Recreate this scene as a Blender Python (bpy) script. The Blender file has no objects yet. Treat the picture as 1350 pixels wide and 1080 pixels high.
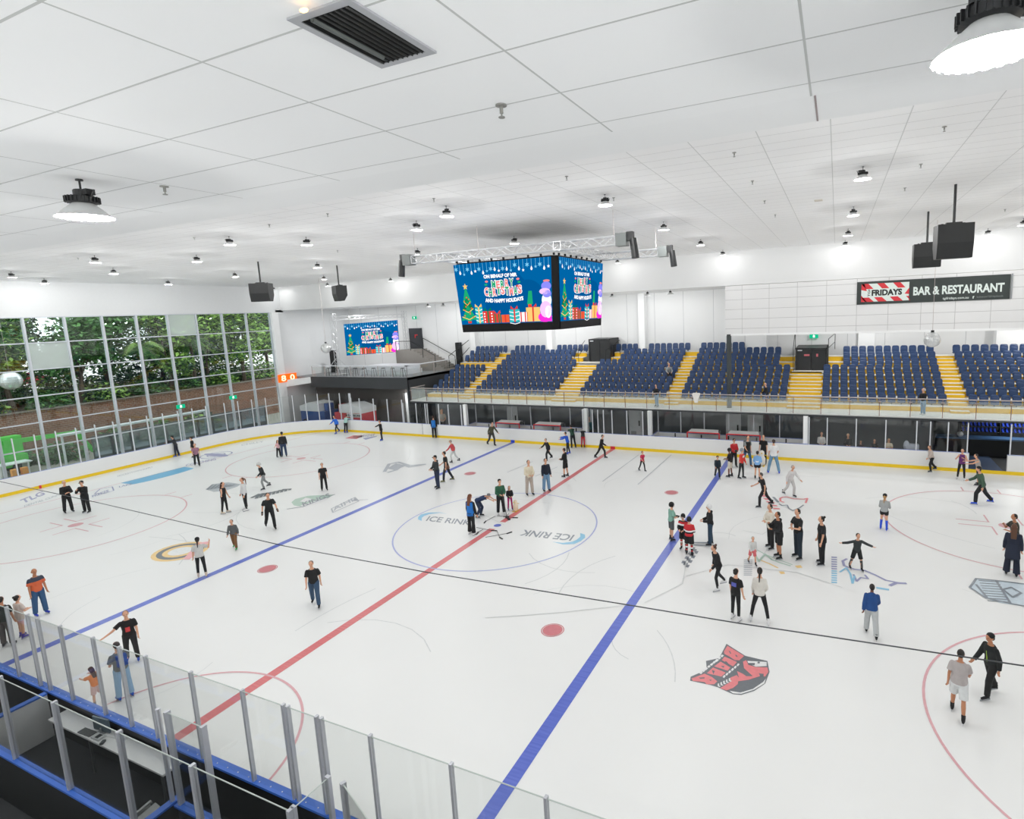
import bpy, math, random
import numpy as np
from mathutils import Vector, Matrix, Euler
random.seed(7)
sc = bpy.context.scene
COL = sc.collection
PI = math.pi
R = math.radians
# ------------------------------------------------------------------ camera
FPX, CX, CY, CZ, YAW, PITCH, ROLL, PPX, PPY = 738.55075, 13.86665, -20.39806, 9.42572, -0.41946, 0.14073, -0.04182, 100.3925, -24.86733
_F = Vector((math.sin(YAW)*math.cos(PITCH), math.cos(YAW)*math.cos(PITCH), -math.sin(PITCH)))
_R0 = Vector((math.cos(YAW), -math.sin(YAW), 0)); _U0 = _R0.cross(_F)
_R = _R0*math.cos(ROLL) + _U0*math.sin(ROLL); _U = _U0*math.cos(ROLL) - _R0*math.sin(ROLL)
CAM = Vector((CX, CY, CZ))
cd = bpy.data.cameras.new('camera'); cam = bpy.data.objects.new('camera', cd); COL.objects.link(cam)
cd.sensor_width = 36; cd.lens = FPX/1350*36; cd.shift_x = -PPX/1350; cd.shift_y = PPY/1350
cd.clip_start = .05; cd.clip_end = 400
cam.matrix_world = Matrix(((_R.x, _U.x, -_F.x, CX), (_R.y, _U.y, -_F.y, CY), (_R.z, _U.z, -_F.z, CZ), (0, 0, 0, 1)))
sc.camera = cam
def at(px, py, ax, val):
    d = _F + _R*((px-675-PPX)/FPX) - _U*((py-540-PPY)/FPX)
    return CAM + d*((val-CAM[ax])/d[ax])
# ------------------------------------------------------------------ materials
MC = {}
def hexc(h):
    c = [int(h[i:i+2], 16)/255 for i in (0, 2, 4)]
    return tuple(x/12.92 if x <= .04045 else ((x+.055)/1.055)**2.4 for x in c) + (1,)
def mat(name, col, rough=.6, metal=0, var=.06, scale=6, emit=0, spec=.5, bump=0):
    if name in MC: return MC[name]
    m = bpy.data.materials.new(name); m.use_nodes = True; nt = m.node_tree; b = nt.nodes['Principled BSDF']
    c = hexc(col) if isinstance(col, str) else tuple(col)+(1,)
    b.inputs['Roughness'].default_value = rough; b.inputs['Metallic'].default_value = metal
    b.inputs['Specular IOR Level'].default_value = spec
    if emit:
        b.inputs['Base Color'].default_value = (0, 0, 0, 1)
        b.inputs['Specular IOR Level'].default_value = 0
        b.inputs['Emission Color'].default_value = c; b.inputs['Emission Strength'].default_value = emit
    else:
        tc = nt.nodes.new('ShaderNodeTexCoord'); nz = nt.nodes.new('ShaderNodeTexNoise')
        nz.inputs['Scale'].default_value = scale; nz.inputs['Detail'].default_value = 3
        nt.links.new(tc.outputs['Object'], nz.inputs['Vector'])
        mx = nt.nodes.new('ShaderNodeMix'); mx.data_type = 'RGBA'
        mx.inputs[6].default_value = tuple(x*(1-var) for x in c[:3])+(1,)
        mx.inputs[7].default_value = tuple(min(1, x*(1+var)) for x in c[:3])+(1,)
        nt.links.new(nz.outputs['Fac'], mx.inputs[0]); nt.links.new(mx.outputs[2], b.inputs['Base Color'])
        if bump:
            bp = nt.nodes.new('ShaderNodeBump'); bp.inputs['Strength'].default_value = bump; bp.inputs['Distance'].default_value = .01
            nt.links.new(nz.outputs['Fac'], bp.inputs['Height']); nt.links.new(bp.outputs['Normal'], b.inputs['Normal'])
    MC[name] = m; return m
def glassmat(name, tint=(.97, .985, .98), refl=1.0, rough=0.0, base=.0):
    """thin pane: mostly see-through, fresnel reflection"""
    if name in MC: return MC[name]
    m = bpy.data.materials.new(name); m.use_nodes = True; nt = m.node_tree; nt.nodes.clear()
    o = nt.nodes.new('ShaderNodeOutputMaterial'); t = nt.nodes.new('ShaderNodeBsdfTransparent'); g = nt.nodes.new('ShaderNodeBsdfGlossy')
    t.inputs[0].default_value = tuple(tint)+(1,); g.inputs['Roughness'].default_value = rough
    g.inputs[0].default_value = (refl, refl, refl, 1)
    ge = nt.nodes.new('ShaderNodeNewGeometry'); dp = nt.nodes.new('ShaderNodeVectorMath'); dp.operation = 'DOT_PRODUCT'
    nt.links.new(ge.outputs['Normal'], dp.inputs[0]); nt.links.new(ge.outputs['Incoming'], dp.inputs[1])
    def M(op, a, b=None):
        n = nt.nodes.new('ShaderNodeMath'); n.operation = op
        for k, x in enumerate((a, b)):
            if x is None: continue
            if isinstance(x, (int, float)): n.inputs[k].default_value = x
            else: nt.links.new(x, n.inputs[k])
        return n.outputs[0]
    fr = M('ADD', M('MULTIPLY', M('POWER', M('SUBTRACT', 1, M('ABSOLUTE', dp.outputs['Value'])), 5), .9), .035)
    mx = nt.nodes.new('ShaderNodeMixShader')
    if base:
        d = nt.nodes.new('ShaderNodeBsdfDiffuse'); d.inputs[0].default_value = (.8, .86, .84, 1)
        mm = nt.nodes.new('ShaderNodeMixShader'); mm.inputs[0].default_value = base
        nt.links.new(t.outputs[0], mm.inputs[1]); nt.links.new(d.outputs[0], mm.inputs[2]); nt.links.new(mm.outputs[0], mx.inputs[1])
    else: nt.links.new(t.outputs[0], mx.inputs[1])
    nt.links.new(fr, mx.inputs[0]); nt.links.new(g.outputs[0], mx.inputs[2]); nt.links.new(mx.outputs[0], o.inputs[0])
    MC[name] = m; return m
def gridmat(name, col, line, sx, sy, ox, oy, w, axes=(0, 1), rough=.7, ax_on=(1, 1), var=.03, bump=0):
    """panel joints on a world-space grid"""
    m = mat(name, col, rough=rough, var=var, scale=.6); nt = m.node_tree; b = nt.nodes['Principled BSDF']
    src = b.inputs['Base Color'].links[0].from_socket
    tc = [n for n in nt.nodes if n.type == 'TEX_COORD'][0]
    sp = nt.nodes.new('ShaderNodeSeparateXYZ'); nt.links.new(tc.outputs['Object'], sp.inputs[0])
    last = None
    def M(op, a, bb=None):
        n = nt.nodes.new('ShaderNodeMath'); n.operation = op
        for k, x in enumerate((a, bb)):
            if x is None: continue
            if isinstance(x, (int, float)): n.inputs[k].default_value = x
            else: nt.links.new(x, n.inputs[k])
        return n.outputs[0]
    for k, (s, o, on) in enumerate(((sx, ox, ax_on[0]), (sy, oy, ax_on[1]))):
        if not on: continue
        u = M('SUBTRACT', sp.outputs[axes[k]], o); u = M('DIVIDE', u, s); u = M('FRACT', u)
        u = M('SUBTRACT', u, .5); u = M('ABSOLUTE', u); u = M('GREATER_THAN', u, .5-w/s/2)
        last = u if last is None else M('MAXIMUM', last, u)
    mx = nt.nodes.new('ShaderNodeMix'); mx.data_type = 'RGBA'
    nt.links.new(last, mx.inputs[0]); nt.links.new(src, mx.inputs[6]); mx.inputs[7].default_value = hexc(line)
    nt.links.new(mx.outputs[2], b.inputs['Base Color'])
    return m
# ------------------------------------------------------------------ mesh builder
class MB:
    def __init__(s, M=None): s.v = []; s.f = []; s.mi = []; s.M = M
    def add(s, vs, fs, m=0):
        n = len(s.v)
        if s.M is not None: vs = [s.M @ Vector(p) for p in vs]
        s.v += [tuple(p) for p in vs]; s.f += [tuple(i+n for i in f) for f in fs]; s.mi += [m]*len(fs); return s
    def box(s, c, d, rz=0, m=0, rot=None):
        q = rot if rot is not None else Matrix.Rotation(rz, 3, 'Z'); c = Vector(c)
        vs = [c + q @ Vector((x*d[0]/2, y*d[1]/2, z*d[2]/2)) for x in (-1, 1) for y in (-1, 1) for z in (-1, 1)]
        return s.add(vs, [(0, 1, 3, 2), (4, 6, 7, 5), (0, 4, 5, 1), (2, 3, 7, 6), (0, 2, 6, 4), (1, 5, 7, 3)], m)
    def bb(s, a, b, m=0):
        return s.box([(a[i]+b[i])/2 for i in range(3)], [abs(b[i]-a[i]) for i in range(3)], m=m)
    def cyl(s, p0, p1, r0, r1=None, n=10, m=0, caps=True):
        p0 = Vector(p0); p1 = Vector(p1); r1 = r0 if r1 is None else r1
        d = (p1-p0).normalized(); a = d.orthogonal().normalized(); b = d.cross(a)
        vs = []
        for p, r in ((p0, r0), (p1, r1)):
            vs += [p + a*(r*math.cos(2*PI*k/n)) + b*(r*math.sin(2*PI*k/n)) for k in range(n)]
        fs = [(k, (k+1) % n, n+(k+1) % n, n+k) for k in range(n)]
        if caps: fs += [tuple(range(n))[::-1], tuple(range(n, 2*n))]
        return s.add(vs, fs, m)
    def tube(s, path, r, n=6, m=0):
        for a, b in zip(path, path[1:]): s.cyl(a, b, r, n=n, m=m)
        return s
    def prism(s, pts, vec, m=0):
        n = len(pts); pts = [Vector(p) for p in pts]; vec = Vector(vec)
        fs = [tuple(range(n))[::-1], tuple(range(n, 2*n))] + [(k, (k+1) % n, n+(k+1) % n, n+k) for k in range(n)]
        return s.add(pts+[p+vec for p in pts], fs, m)
    def face(s, pts, m=0): return s.add(pts, [tuple(range(len(pts)))], m)
    def loft(s, rings, m=0, caps=True):
        n = len(rings[0]); vs = [p for r in rings for p in r]; fs = []
        for i in range(len(rings)-1):
            fs += [(i*n+k, i*n+(k+1) % n, (i+1)*n+(k+1) % n, (i+1)*n+k) for k in range(n)]
        if caps: fs += [tuple(range(n))[::-1], tuple(range((len(rings)-1)*n, len(rings)*n))]
        return s.add(vs, fs, m)
    def lathe(s, prof, c=(0, 0, 0), n=20, m=0, caps=True):
        return s.loft([[(c[0]+r*math.cos(2*PI*k/n), c[1]+r*math.sin(2*PI*k/n), c[2]+z) for k in range(n)] for r, z in prof], m, caps)
    def ell(s, c, r, n=10, m=0, rot=None):
        rings = []; c = Vector(c)
        for i in range(1, n//2+1):
            t = PI*i/(n//2+1)
            ring = []
            for k in range(n):
                p = Vector((r[0]*math.sin(t)*math.cos(2*PI*k/n), r[1]*math.sin(t)*math.sin(2*PI*k/n), -r[2]*math.cos(t)))
                ring.append(c + (rot @ p if rot is not None else p))
            rings.append(ring)
        z = Vector((0, 0, r[2])); z = rot @ z if rot is not None else z
        nn = len(s.v); s.loft(rings, m, caps=False)
        b = len(rings)*n
        vs = [p for p in (c-z, c+z)]
        base = len(s.v); 
        if s.M is not None: vs = [s.M @ p for p in vs]
        s.v += [tuple(p) for p in vs]
        for k in range(n):
            s.f.append((base, nn+(k+1) % n, nn+k)); s.mi.append(m)
            s.f.append((base+1, nn+b-n+k, nn+b-n+(k+1) % n)); s.mi.append(m)
        return s
    def build(s, name, mats, parent=None, smooth=False, local=False):
        me = bpy.data.meshes.new(name)
        off = Vector((0, 0, 0))
        if parent is not None and not local:
            off = parent.location.copy(); q = parent.parent
            while q is not None: off += q.location; q = q.parent
        me.from_pydata([(p[0]-off.x, p[1]-off.y, p[2]-off.z) for p in s.v], [], s.f)
        for m in (mats if isinstance(mats, (list, tuple)) else [mats]): me.materials.append(m)
        me.polygons.foreach_set('material_index', s.mi)
        if smooth: me.polygons.foreach_set('use_smooth', [True]*len(s.f))
        me.update()
        o = bpy.data.objects.new(name, me); COL.objects.link(o)
        if parent is not None: o.parent = parent
        return o
def tag(o, label=None, cat=None, group=None, kind=None):
    if label: o['label'] = label
    if cat: o['category'] = cat
    if group: o['group'] = group
    if kind: o['kind'] = kind
    return o
def thing(name, loc, label, cat, group=None, rz=0, kind=None):
    o = bpy.data.objects.new(name, None); COL.objects.link(o); o.location = loc; o.rotation_euler = (0, 0, rz); o.empty_display_size = .1
    return tag(o, label, cat, group, kind)
def copy_tree(o, parent=None):
    c = o.copy(); COL.objects.link(c); c.parent = parent
    for ch in list(o.children): copy_tree(ch, c)
    return c
TXT = {}
def text2d(s, bold=0.0):
    """outline of a word, normalised to its own box: verts in [0,1]^2, faces, aspect"""
    if (s, bold) in TXT: return TXT[(s, bold)]
    cu = bpy.data.curves.new('t', 'FONT'); cu.body = s; cu.offset = bold; cu.resolution_u = 3
    o = bpy.data.objects.new('t', cu); COL.objects.link(o)
    dg = bpy.context.evaluated_depsgraph_get(); dg.update()
    me = bpy.data.meshes.new_from_object(o.evaluated_get(dg))
    vs = [(v.co.x, v.co.y) for v in me.vertices]; fs = [tuple(p.vertices) for p in me.polygons]
    bpy.data.objects.remove(o); bpy.data.meshes.remove(me)
    x0 = min(v[0] for v in vs); x1 = max(v[0] for v in vs); y0 = min(v[1] for v in vs); y1 = max(v[1] for v in vs)
    r = ([((x-x0)/(x1-x0), (y-y0)/(y1-y0)) for x, y in vs], fs, (x1-x0)/(y1-y0)); TXT[(s, bold)] = r; return r
def put_text(mb, s, o, xv, yv, m=0, bold=0.0, curve=0):
    vs, fs, a = text2d(s, bold); o = Vector(o); xv = Vector(xv); yv = Vector(yv)
    mb.add([o + xv*x + yv*(y + curve*(1-4*(x-.5)**2)) for x, y in vs], fs, m)
W = 14.45; BX = 7.97; XE = 30.9; RC = 7.0
# ================================================================== the setting
ZC, ZH, XW, YB, YN, YF = 10.7, 12.75, -33.0, 24.6, -26.0, 16.0
XR = 37.0
# ---- floor: ice sheet + markings
def icemat():
    m = mat('ice', (.85, .858, .85), rough=.32, var=.02, scale=.35, spec=.25)
    nt = m.node_tree; b = nt.nodes['Principled BSDF']
    tc = [n for n in nt.nodes if n.type == 'TEX_COORD'][0]
    return m
ICE = icemat()
def rinkpath(off=0, n=10, x0=-XE, x1=XE, y0=-W, y1=W):
    r = RC+off; pts = []
    for cx, cy, a0 in ((x1-RC, y1-RC, 0), (x0+RC, y1-RC, 90), (x0+RC, y0+RC, 180), (x1-RC, y0+RC, 270)):
        pts += [(cx+r*math.cos(R(a0+90*k/n)), cy+r*math.sin(R(a0+90*k/n))) for k in range(n+1)]
    return pts
mb = MB(); mb.bb((XW-.2, -19.5, -.3), (XR, 24.4, -.02), 1); mb.prism([(x, y, -.02) for x, y in rinkpath()], (0, 0, .02), 0)
DFLOOR = mat('dark_rubber_floor', '3a3d3f', rough=.55, var=.2, scale=3)
floor = mb.build('floor', [ICE, DFLOOR]); tag(floor, kind='structure')
# markings painted in the ice
def paint(name, col, alpha=1):
    # paint seen through frosted, scuffed ice
    m = mat('paint_'+name, col, rough=.3, var=.13, scale=9, spec=.35); return m
def streaky(m, ang=0):
    nt = m.node_tree; nz = [n for n in nt.nodes if n.type == 'TEX_NOISE'][0]; tc = [n for n in nt.nodes if n.type == 'TEX_COORD'][0]
    mp = nt.nodes.new('ShaderNodeMapping'); mp.inputs['Scale'].default_value = (.25, 4, 1); mp.inputs['Rotation'].default_value = (0, 0, ang); nt.links.new(tc.outputs['Object'], mp.inputs[0]); nt.links.new(mp.outputs[0], nz.inputs['Vector'])
    nz.inputs['Scale'].default_value = 4; nz.inputs['Detail'].default_value = 6; mx = [n for n in nt.nodes if n.type == 'MIX'][0]
    a = mx.inputs[6].default_value; mx.inputs[7].default_value = (min(1, a[0]*1.5+.08), min(1, a[1]*1.5+.08), min(1, a[2]*1.3+.06), 1)
    return m
P_RED = streaky(paint('red', 'c9636e')); P_REDD = paint('red_spot', 'd07d84'); P_BLUE = streaky(paint('blue', '4f63c6'), .5); P_THIN = paint('thin_red', 'dcaab0')
P_THINB = paint('thin_blue', 'a9b1de'); P_GREY = paint('grey', '8d949c'); P_LG = paint('light_grey', 'b9bec4'); P_DK = paint('dark', '70757b')
P_SKY = paint('sky', '8fc7e4'); P_LRED = paint('logo_red', 'e5868a'); P_WHITE = paint('white', 'e9eaea'); P_GRN = paint('green', 'b4cdbf')
P_YEL = paint('yellow', 'f0cf8e'); P_PUR = paint('purple', '9a9cc0'); P_PINK = paint('pink', 'f0b4b8'); P_CY = paint('cyan', '6fb7dd')
ZM = .004
def ring(mb, cx, cy, r, w, a0=0, a1=360, n=64, z=ZM+.0015, m=0, clip=None):
    pts = [R(a0+(a1-a0)*k/n) for k in range(n+1)]
    vs = []; 
    for a in pts: vs += [(cx+(r-w/2)*math.cos(a), cy+(r-w/2)*math.sin(a), z), (cx+(r+w/2)*math.cos(a), cy+(r+w/2)*math.sin(a), z)]
    mb.add(vs, [(2*k, 2*k+1, 2*k+3, 2*k+2) for k in range(n)], m)
def disc(mb, cx, cy, r, n=28, z=ZM+.003, m=0): mb.face([(cx+r*math.cos(2*PI*k/n), cy+r*math.sin(2*PI*k/n), z) for k in range(n)], m)
def rect(mb, x0, y0, x1, y1, z=ZM, m=0): mb.face([(x0, y0, z), (x1, y0, z), (x1, y1, z), (x0, y1, z)], m)
mb = MB(); rect(mb, -.15, -W, .15, -.42); rect(mb, -.15, .42, .15, W); mb.build('center_line', P_RED, floor)['label'] = 'broken red centre line across the ice'
for s in (-1, 1):
    mb = MB(); rect(mb, s*BX-.16, -W, s*BX+.16, W); mb.build('blue_line', P_BLUE, floor)['label'] = 'blue zone line, '+('left' if s < 0 else 'right')+' of the red centre line'
mb = MB(); ring(mb, 0, 0, 4.5, .06, n=96); mb.build('center_circle', P_THINB, floor)
mb = MB(); disc(mb, 0, 0, .17, z=ZM+.001); mb.build('center_spot', P_BLUE, floor)
mb = MB(); ring(mb, .1, -W, 3.2, .06, 0, 180); mb.build('referee_crease', P_THIN, floor)
for sx in (-1, 1):
    for sy in (-1, 1):
        x, y = sx*6.25, sy*6.67
        mb = MB(); disc(mb, x, y, .3); ring(mb, x, y, .335, .03, m=0); mb.build('faceoff_spot', P_REDD, floor)
        x, y = sx*20.43, sy*6.46
        if sx > 0 and sy < 0: x, y = 20.43, -6.46
        mb = MB(); ring(mb, x, y, 4.5, .06, n=96); disc(mb, x, y, .3)
        for a in (-1, 1):
            for b in (-1, 1):
                rect(mb, x+a*.55, y+b*.28-.03, x+a*1.75, y+b*.28+.03); rect(mb, x+a*.58-.03, y+b*.28, x+a*.58+.03, y+b*1.15)
            for b in (-1, 1): rect(mb, x+b*.75-.03, y+a*4.5, x+b*.75+.03, y+a*5.1)
        mb.build('faceoff_circle', P_THIN, floor)
for s in (-1, 1):
    mb = MB(); rect(mb, s*26.9-.03, -13.7, s*26.9+.03, 13.7); mb.build('goal_line', P_THIN, floor)
mb = MB(); n = 16; x0 = -26.9; cyy = .6
p = at(172, 633, 2, 0); 
cr = [(x0, -1.9+cyy), (x0, 1.9+cyy)] + [(x0+1.0+.45*math.cos(a), cyy+1.9*math.sin(a)) for a in [R(75-150*k/n) for k in range(n+1)]]
mb.face([(x, y, ZM) for x, y in cr]); mb.build('goal_crease', P_CY, floor)['label'] = 'light blue goal crease'
# advertising and club logos in the ice
def ipt(px, py, z=ZM): q = at(px, py, 2, 0); return Vector((q.x, q.y, z))
ZINC = [0]
def zi():
    ZINC[0] += 1; return .00025*(ZINC[0] % 60)
def poly(mb, pts, m=0, z=ZM):
    z = z*1.0+(zi()*.2 if z > ZM else 0); mb.face([ipt(x, y, z) for x, y in pts], m)
def zpoly(mb, x0, y0, s, pts, m=0, z=ZM): poly(mb, [(x0+a/s, y0+b/s) for a, b in pts], m, z)
def stroke(mb, pts, w, m=0, z=ZM):
    q = [ipt(x, y, z) for x, y in pts]
    for a, b in zip(q, q[1:]):
        d = (b-a); 
        if d.length < 1e-6: continue
        up = Vector((0, 0, zi())); a = a+up; b = b+up
        n = Vector((-d.y, d.x, 0)).normalized()*w/2; e = d.normalized()*w*.3
        mb.face([a-e-n, b+e-n, b+e+n, a-e+n], m)
def itext(mb, s, bl, br, tl, m=0, bold=.02, z=ZM):
    o = ipt(*bl, z); put_text(mb, s, o, ipt(*br, z)-o, ipt(*tl, z)-o, m, bold)
# centre logos
mb = MB(); itext(mb, 'ICE RINK', (561, 687), (619, 693), (566, 680.5))
itext(mb, 'ICE RINK', (758, 705.5), (691, 698.5), (752, 713.5)); 
mb.build('ice_lettering', P_GREY, floor)['label'] = 'grey ICE RINK lettering in the centre circle'
mb = MB()
def swoosh(c):
    a = [Vector((x, y)) for x, y in c[0]]; b = [Vector((x, y)) for x, y in c[1]]
    for i in range(len(a)-1): poly(mb, [tuple(a[i]), tuple(a[i+1]), tuple(b[i+1]), tuple(b[i])])
swoosh([[(551, 685), (551.5, 681.5), (555, 678.5), (565, 676), (580, 675.7), (590, 678)], [(556, 687), (556, 683), (559, 680.5), (566, 678), (580, 676.3), (590, 678)]])
swoosh([[(771, 705), (771.5, 709), (766, 713.5), (757, 717.5), (742, 718), (728, 714.5)], [(765, 703), (765, 708), (760, 712), (754, 714.5), (742, 716), (728, 714.5)]])
mb.build('ice_logo', P_SKY, floor)['label'] = 'pale blue swoosh in the centre circle'
# bears logo (x0,y0,scale of the tracing)
L = (900, 840, 10.385); mb = MB()
zpoly(mb, *L, [(600, 95), (860, 260), (1160, 330), (1190, 480), (1130, 640), (980, 740), (800, 795), (690, 785), (600, 745), (480, 690), (380, 660), (100, 600), (110, 545), (330, 450), (320, 330), (500, 290)], 0, ZM)
for bl, br, tl in [((848, 262), (610, 118), (800, 350))]: pass
z2 = ZM+.002
zpoly(mb, *L, [(612, 122), (842, 262), (775, 322), (715, 320), (640, 270), (572, 235), (565, 200)], 1, z2)
zpoly(mb, *L, [(575, 270), (745, 345), (690, 405), (535, 320)], 1, z2)
zpoly(mb, *L, [(520, 340), (655, 420), (615, 465), (430, 405)], 1, z2)
zpoly(mb, *L, [(415, 420), (590, 490), (530, 545), (330, 500)], 1, z2)
zpoly(mb, *L, [(300, 505), (120, 570), (140, 605), (300, 620), (330, 652), (430, 650), (475, 610), (400, 550)], 1, z2)
for q in ([(630, 190), (650, 200), (665, 235), (650, 232)], [(722, 240), (745, 258), (752, 280), (725, 268)], [(575, 335), (600, 338), (640, 385), (600, 372)], [(520, 400), (570, 402), (560, 425)], [(400, 455), (440, 470), (420, 515)], [(220, 560), (300, 555), (300, 572), (240, 575)], [(360, 590), (395, 588), (385, 608)]): zpoly(mb, *L, q, 0, ZM+.004)
zpoly(mb, *L, [(365, 395), (455, 320), (500, 310), (480, 335)], 2, z2)
for a in range(9):
    x, y = 565-a*36, 255+a*29
    zpoly(mb, *L, [(x, y), (x-26, y-12), (x-50, y+12), (x-24, y+26)], 2, z2)
for a in range(6):
    x, y = 780-a*38, 375+a*32
    zpoly(mb, *L, [(x, y), (x-22, y-12), (x-44, y+18), (x-22, y+30)], 2, z2)
zpoly(mb, *L, [(825, 340), (870, 320), (900, 385), (1000, 415), (1160, 420), (1175, 480), (1130, 545), (1060, 540), (900, 590), (760, 610), (755, 650), (690, 700), (600, 735), (510, 705), (650, 620), (650, 560), (740, 525), (770, 560), (745, 470), (830, 510), (870, 540), (960, 540), (840, 430)], 1, z2)
zpoly(mb, *L, [(885, 330), (1150, 345), (1150, 400), (1000, 410), (900, 365)], 2, z2); zpoly(mb, *L, [(890, 360), (990, 360), (985, 392), (900, 380)], 0, ZM+.004); zpoly(mb, *L, [(1030, 340), (1060, 345), (1050, 370), (1020, 362)], 0, ZM+.004)
zpoly(mb, *L, [(1045, 500), (1110, 510), (1105, 550), (1060, 545)], 0, ZM+.004)
zpoly(mb, *L, [(640, 740), (790, 765), (960, 715), (1100, 620), (1140, 570), (1120, 640), (980, 725), (800, 782), (690, 775)], 2, z2)
for a in range(5):
    x, y = 490+a*38, 655-a*18
    zpoly(mb, *L, [(x-12, y-10), (x+8, y-18), (x+12, y+18), (x+34, y+22), (x+14, y+34), (x-10, y+24)], 2, ZM+.004)
mb.build('ice_logo', [P_DK, P_LRED, P_WHITE], floor)['label'] = 'red and black bear logo lettered BEARS in the ice'
# far red logo, blue-white group, green-yellow, purple shark-like swoosh, grey grid logo
mb = MB(); L = (980, 630, 13.5)
for i in range(5): zpoly(mb, *L, [(285+i*55, 300+i*58), (440+i*50, 318+i*56), (480+i*45, 345+i*55), (345+i*50, 338+i*56)], 0)
zpoly(mb, *L, [(510, 340), (560, 345), (650, 440), (600, 440)], 1)
for seg in ([(720, 440), (660, 420), (655, 370), (700, 350), (780, 345), (900, 380), (1080, 385), (1140, 370), (1110, 450)],): stroke(mb, [(980+a/13.5, 630+b/13.5) for a, b in seg], .09, 0)
stroke(mb, [(980+a/13.5, 630+b/13.5) for a, b in [(640, 470), (690, 500), (780, 490), (810, 550), (880, 590), (1000, 540), (1070, 490)]], .07, 1)
mb.build('ice_logo', [P_LRED, P_GREY], floor)['label'] = 'red outlined club logo in the ice near the far boards'
mb = MB(); L = (880, 690, 3.649)
for i in range(3):
    for j in range(4): zpoly(mb, *L, [(72+j*16-i*0+i*8, 180-j*22+i*9), (92+j*14+i*8, 183-j*22+i*9), (84+j*14+i*8, 196-j*22+i*9), (66+j*15+i*8, 192-j*22+i*9)], 0)
stroke(mb, [(880+a/3.649, 690+b/3.649) for a, b in [(120, 95), (205, 95), (195, 108), (130, 105)]], .12, 0)
mb.build('ice_logo', [P_GREY], floor)['label'] = 'grey lettered logo beside the blue line'
mb = MB()
for j in range(9): zpoly(mb, *L, [(368, 175+j*9), (410-j*1, 175+j*9), (409, 180+j*9), (366, 180+j*9)], 0)
stroke(mb, [(880+a/3.649, 690+b/3.649) for a, b in [(420, 150), (440, 185), (470, 150), (500, 175), (540, 190), (590, 205)]], .07, 1)
stroke(mb, [(880+a/3.649, 690+b/3.649) for a, b in [(430, 128), (470, 150), (520, 170), (600, 200)]], .05, 1)
stroke(mb, [(880+a/3.649, 690+b/3.649) for a, b in [(440, 175), (490, 195), (530, 215)]], .07, 2)
zpoly(mb, *L, [(612, 205), (640, 202), (650, 214), (625, 216)], 2); zpoly(mb, *L, [(535, 232), (560, 233), (566, 244), (545, 245)], 2)
mb.build('ice_logo', [P_LG, P_GRN, P_YEL], floor)['label'] = 'faded green and yellow logo in the ice'
mb = MB()
for j in range(12): zpoly(mb, *L, [(788, 160+j*11), (815, 162+j*11), (816, 168+j*11), (789, 167+j*11)], 1 if j > 5 else 0)
stroke(mb, [(880+a/3.649, 690+b/3.649) for a, b in [(862, 172), (843, 182), (850, 205), (900, 222), (950, 228), (1000, 250), (1050, 275), (1110, 287), (1145, 290)]], .09, 0)
stroke(mb, [(880+a/3.649, 690+b/3.649) for a, b in [(1145, 290), (1100, 288), (1072, 300)]], .12, 0)
stroke(mb, [(880+a/3.649, 690+b/3.649) for a, b in [(895, 248), (910, 280), (930, 262), (965, 268), (950, 250)]], .07, 0)
stroke(mb, [(880+a/3.649, 690+b/3.649) for a, b in [(830, 235), (860, 215), (880, 245), (890, 290), (900, 255)]], .07, 1)
stroke(mb, [(880+a/3.649, 690+b/3.649) for a, b in [(1010, 312), (1060, 320)]], .12, 1)
mb.build('ice_logo', [P_PUR, P_SKY], floor)['label'] = 'purple and pale blue curved logo in the ice'
mb = MB(); L = (1100, 600, 5.4)
zpoly(mb, *L, [(1010, 880), (1160, 895), (1350, 915), (1400, 940), (1400, 1085), (1180, 1055), (1080, 1020), (965, 945)], 1)
for k in range(9): stroke(mb, [(1100+(1030+k*8)/5.4, 600+(895+k*18)/5.4), (1100+(1170+k*9)/5.4, 600+(905+k*18)/5.4)], .05, 0)
for q in ([(965, 945), (1010, 882), (1150, 895), (1255, 1060), (1080, 1020), (965, 945)], [(1010, 925), (1085, 1015)], [(1150, 895), (1350, 920), (1420, 950)], [(1255, 1060), (1420, 1090)], [(1200, 960), (1260, 945), (1330, 985), (1270, 1015), (1200, 960)]): stroke(mb, [(1100+a/5.4, 600+b/5.4) for a, b in q], .07, 0)
mb.build('ice_logo', [P_GREY, paint('pale_blue', 'ccd9e2')], floor)['label'] = 'grey goal net shaped logo at the right end of the ice'
mb = MB(); c = ipt(238, 727)
for k, (r, m, e) in enumerate(((1.15, 0, .5), (.95, 1, .5), (.72, 0, .5), (.5, 2, .5))):
    mb.face([(c.x+r*math.cos(2*PI*i/24), c.y+r*e*math.sin(2*PI*i/24)*1.7, ZM+.0012*k) for i in range(24)], m)
zpoly(mb, 0, 0, 1, [(241, 738), (262, 716), (277, 714), (250, 738)], 3, ZM+.008)
mb.build('ice_logo', [P_YEL, P_DK, P_WHITE, P_PINK], floor)['label'] = 'round yellow and black logo in the ice at left'
mb = MB(); L = (270, 630, 5.87)
for q in ([(5, 90), (60, 50), (180, 35), (280, 50), (250, 70), (160, 100), (70, 110)],): zpoly(mb, *L, q, 1)
for k in range(7): stroke(mb, [(270+(20+k*28)/5.87, 630+(92-k*4)/5.87), (270+(60+k*28)/5.87, 630+(55)/5.87)], .12, 0)
for k in range(9): stroke(mb, [(270+(365+k*30)/5.87, 630+(155-k*8)/5.87), (270+(420+k*30)/5.87, 630+(128-k*5)/5.87), (270+(400+k*32)/5.87, 630+(160-k*8)/5.87)], .16, 2)
mb.build('ice_logo', [P_GREY, P_LG, P_DK], floor)['label'] = 'grey club badges in the ice before the left goal'
mb = MB()
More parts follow.
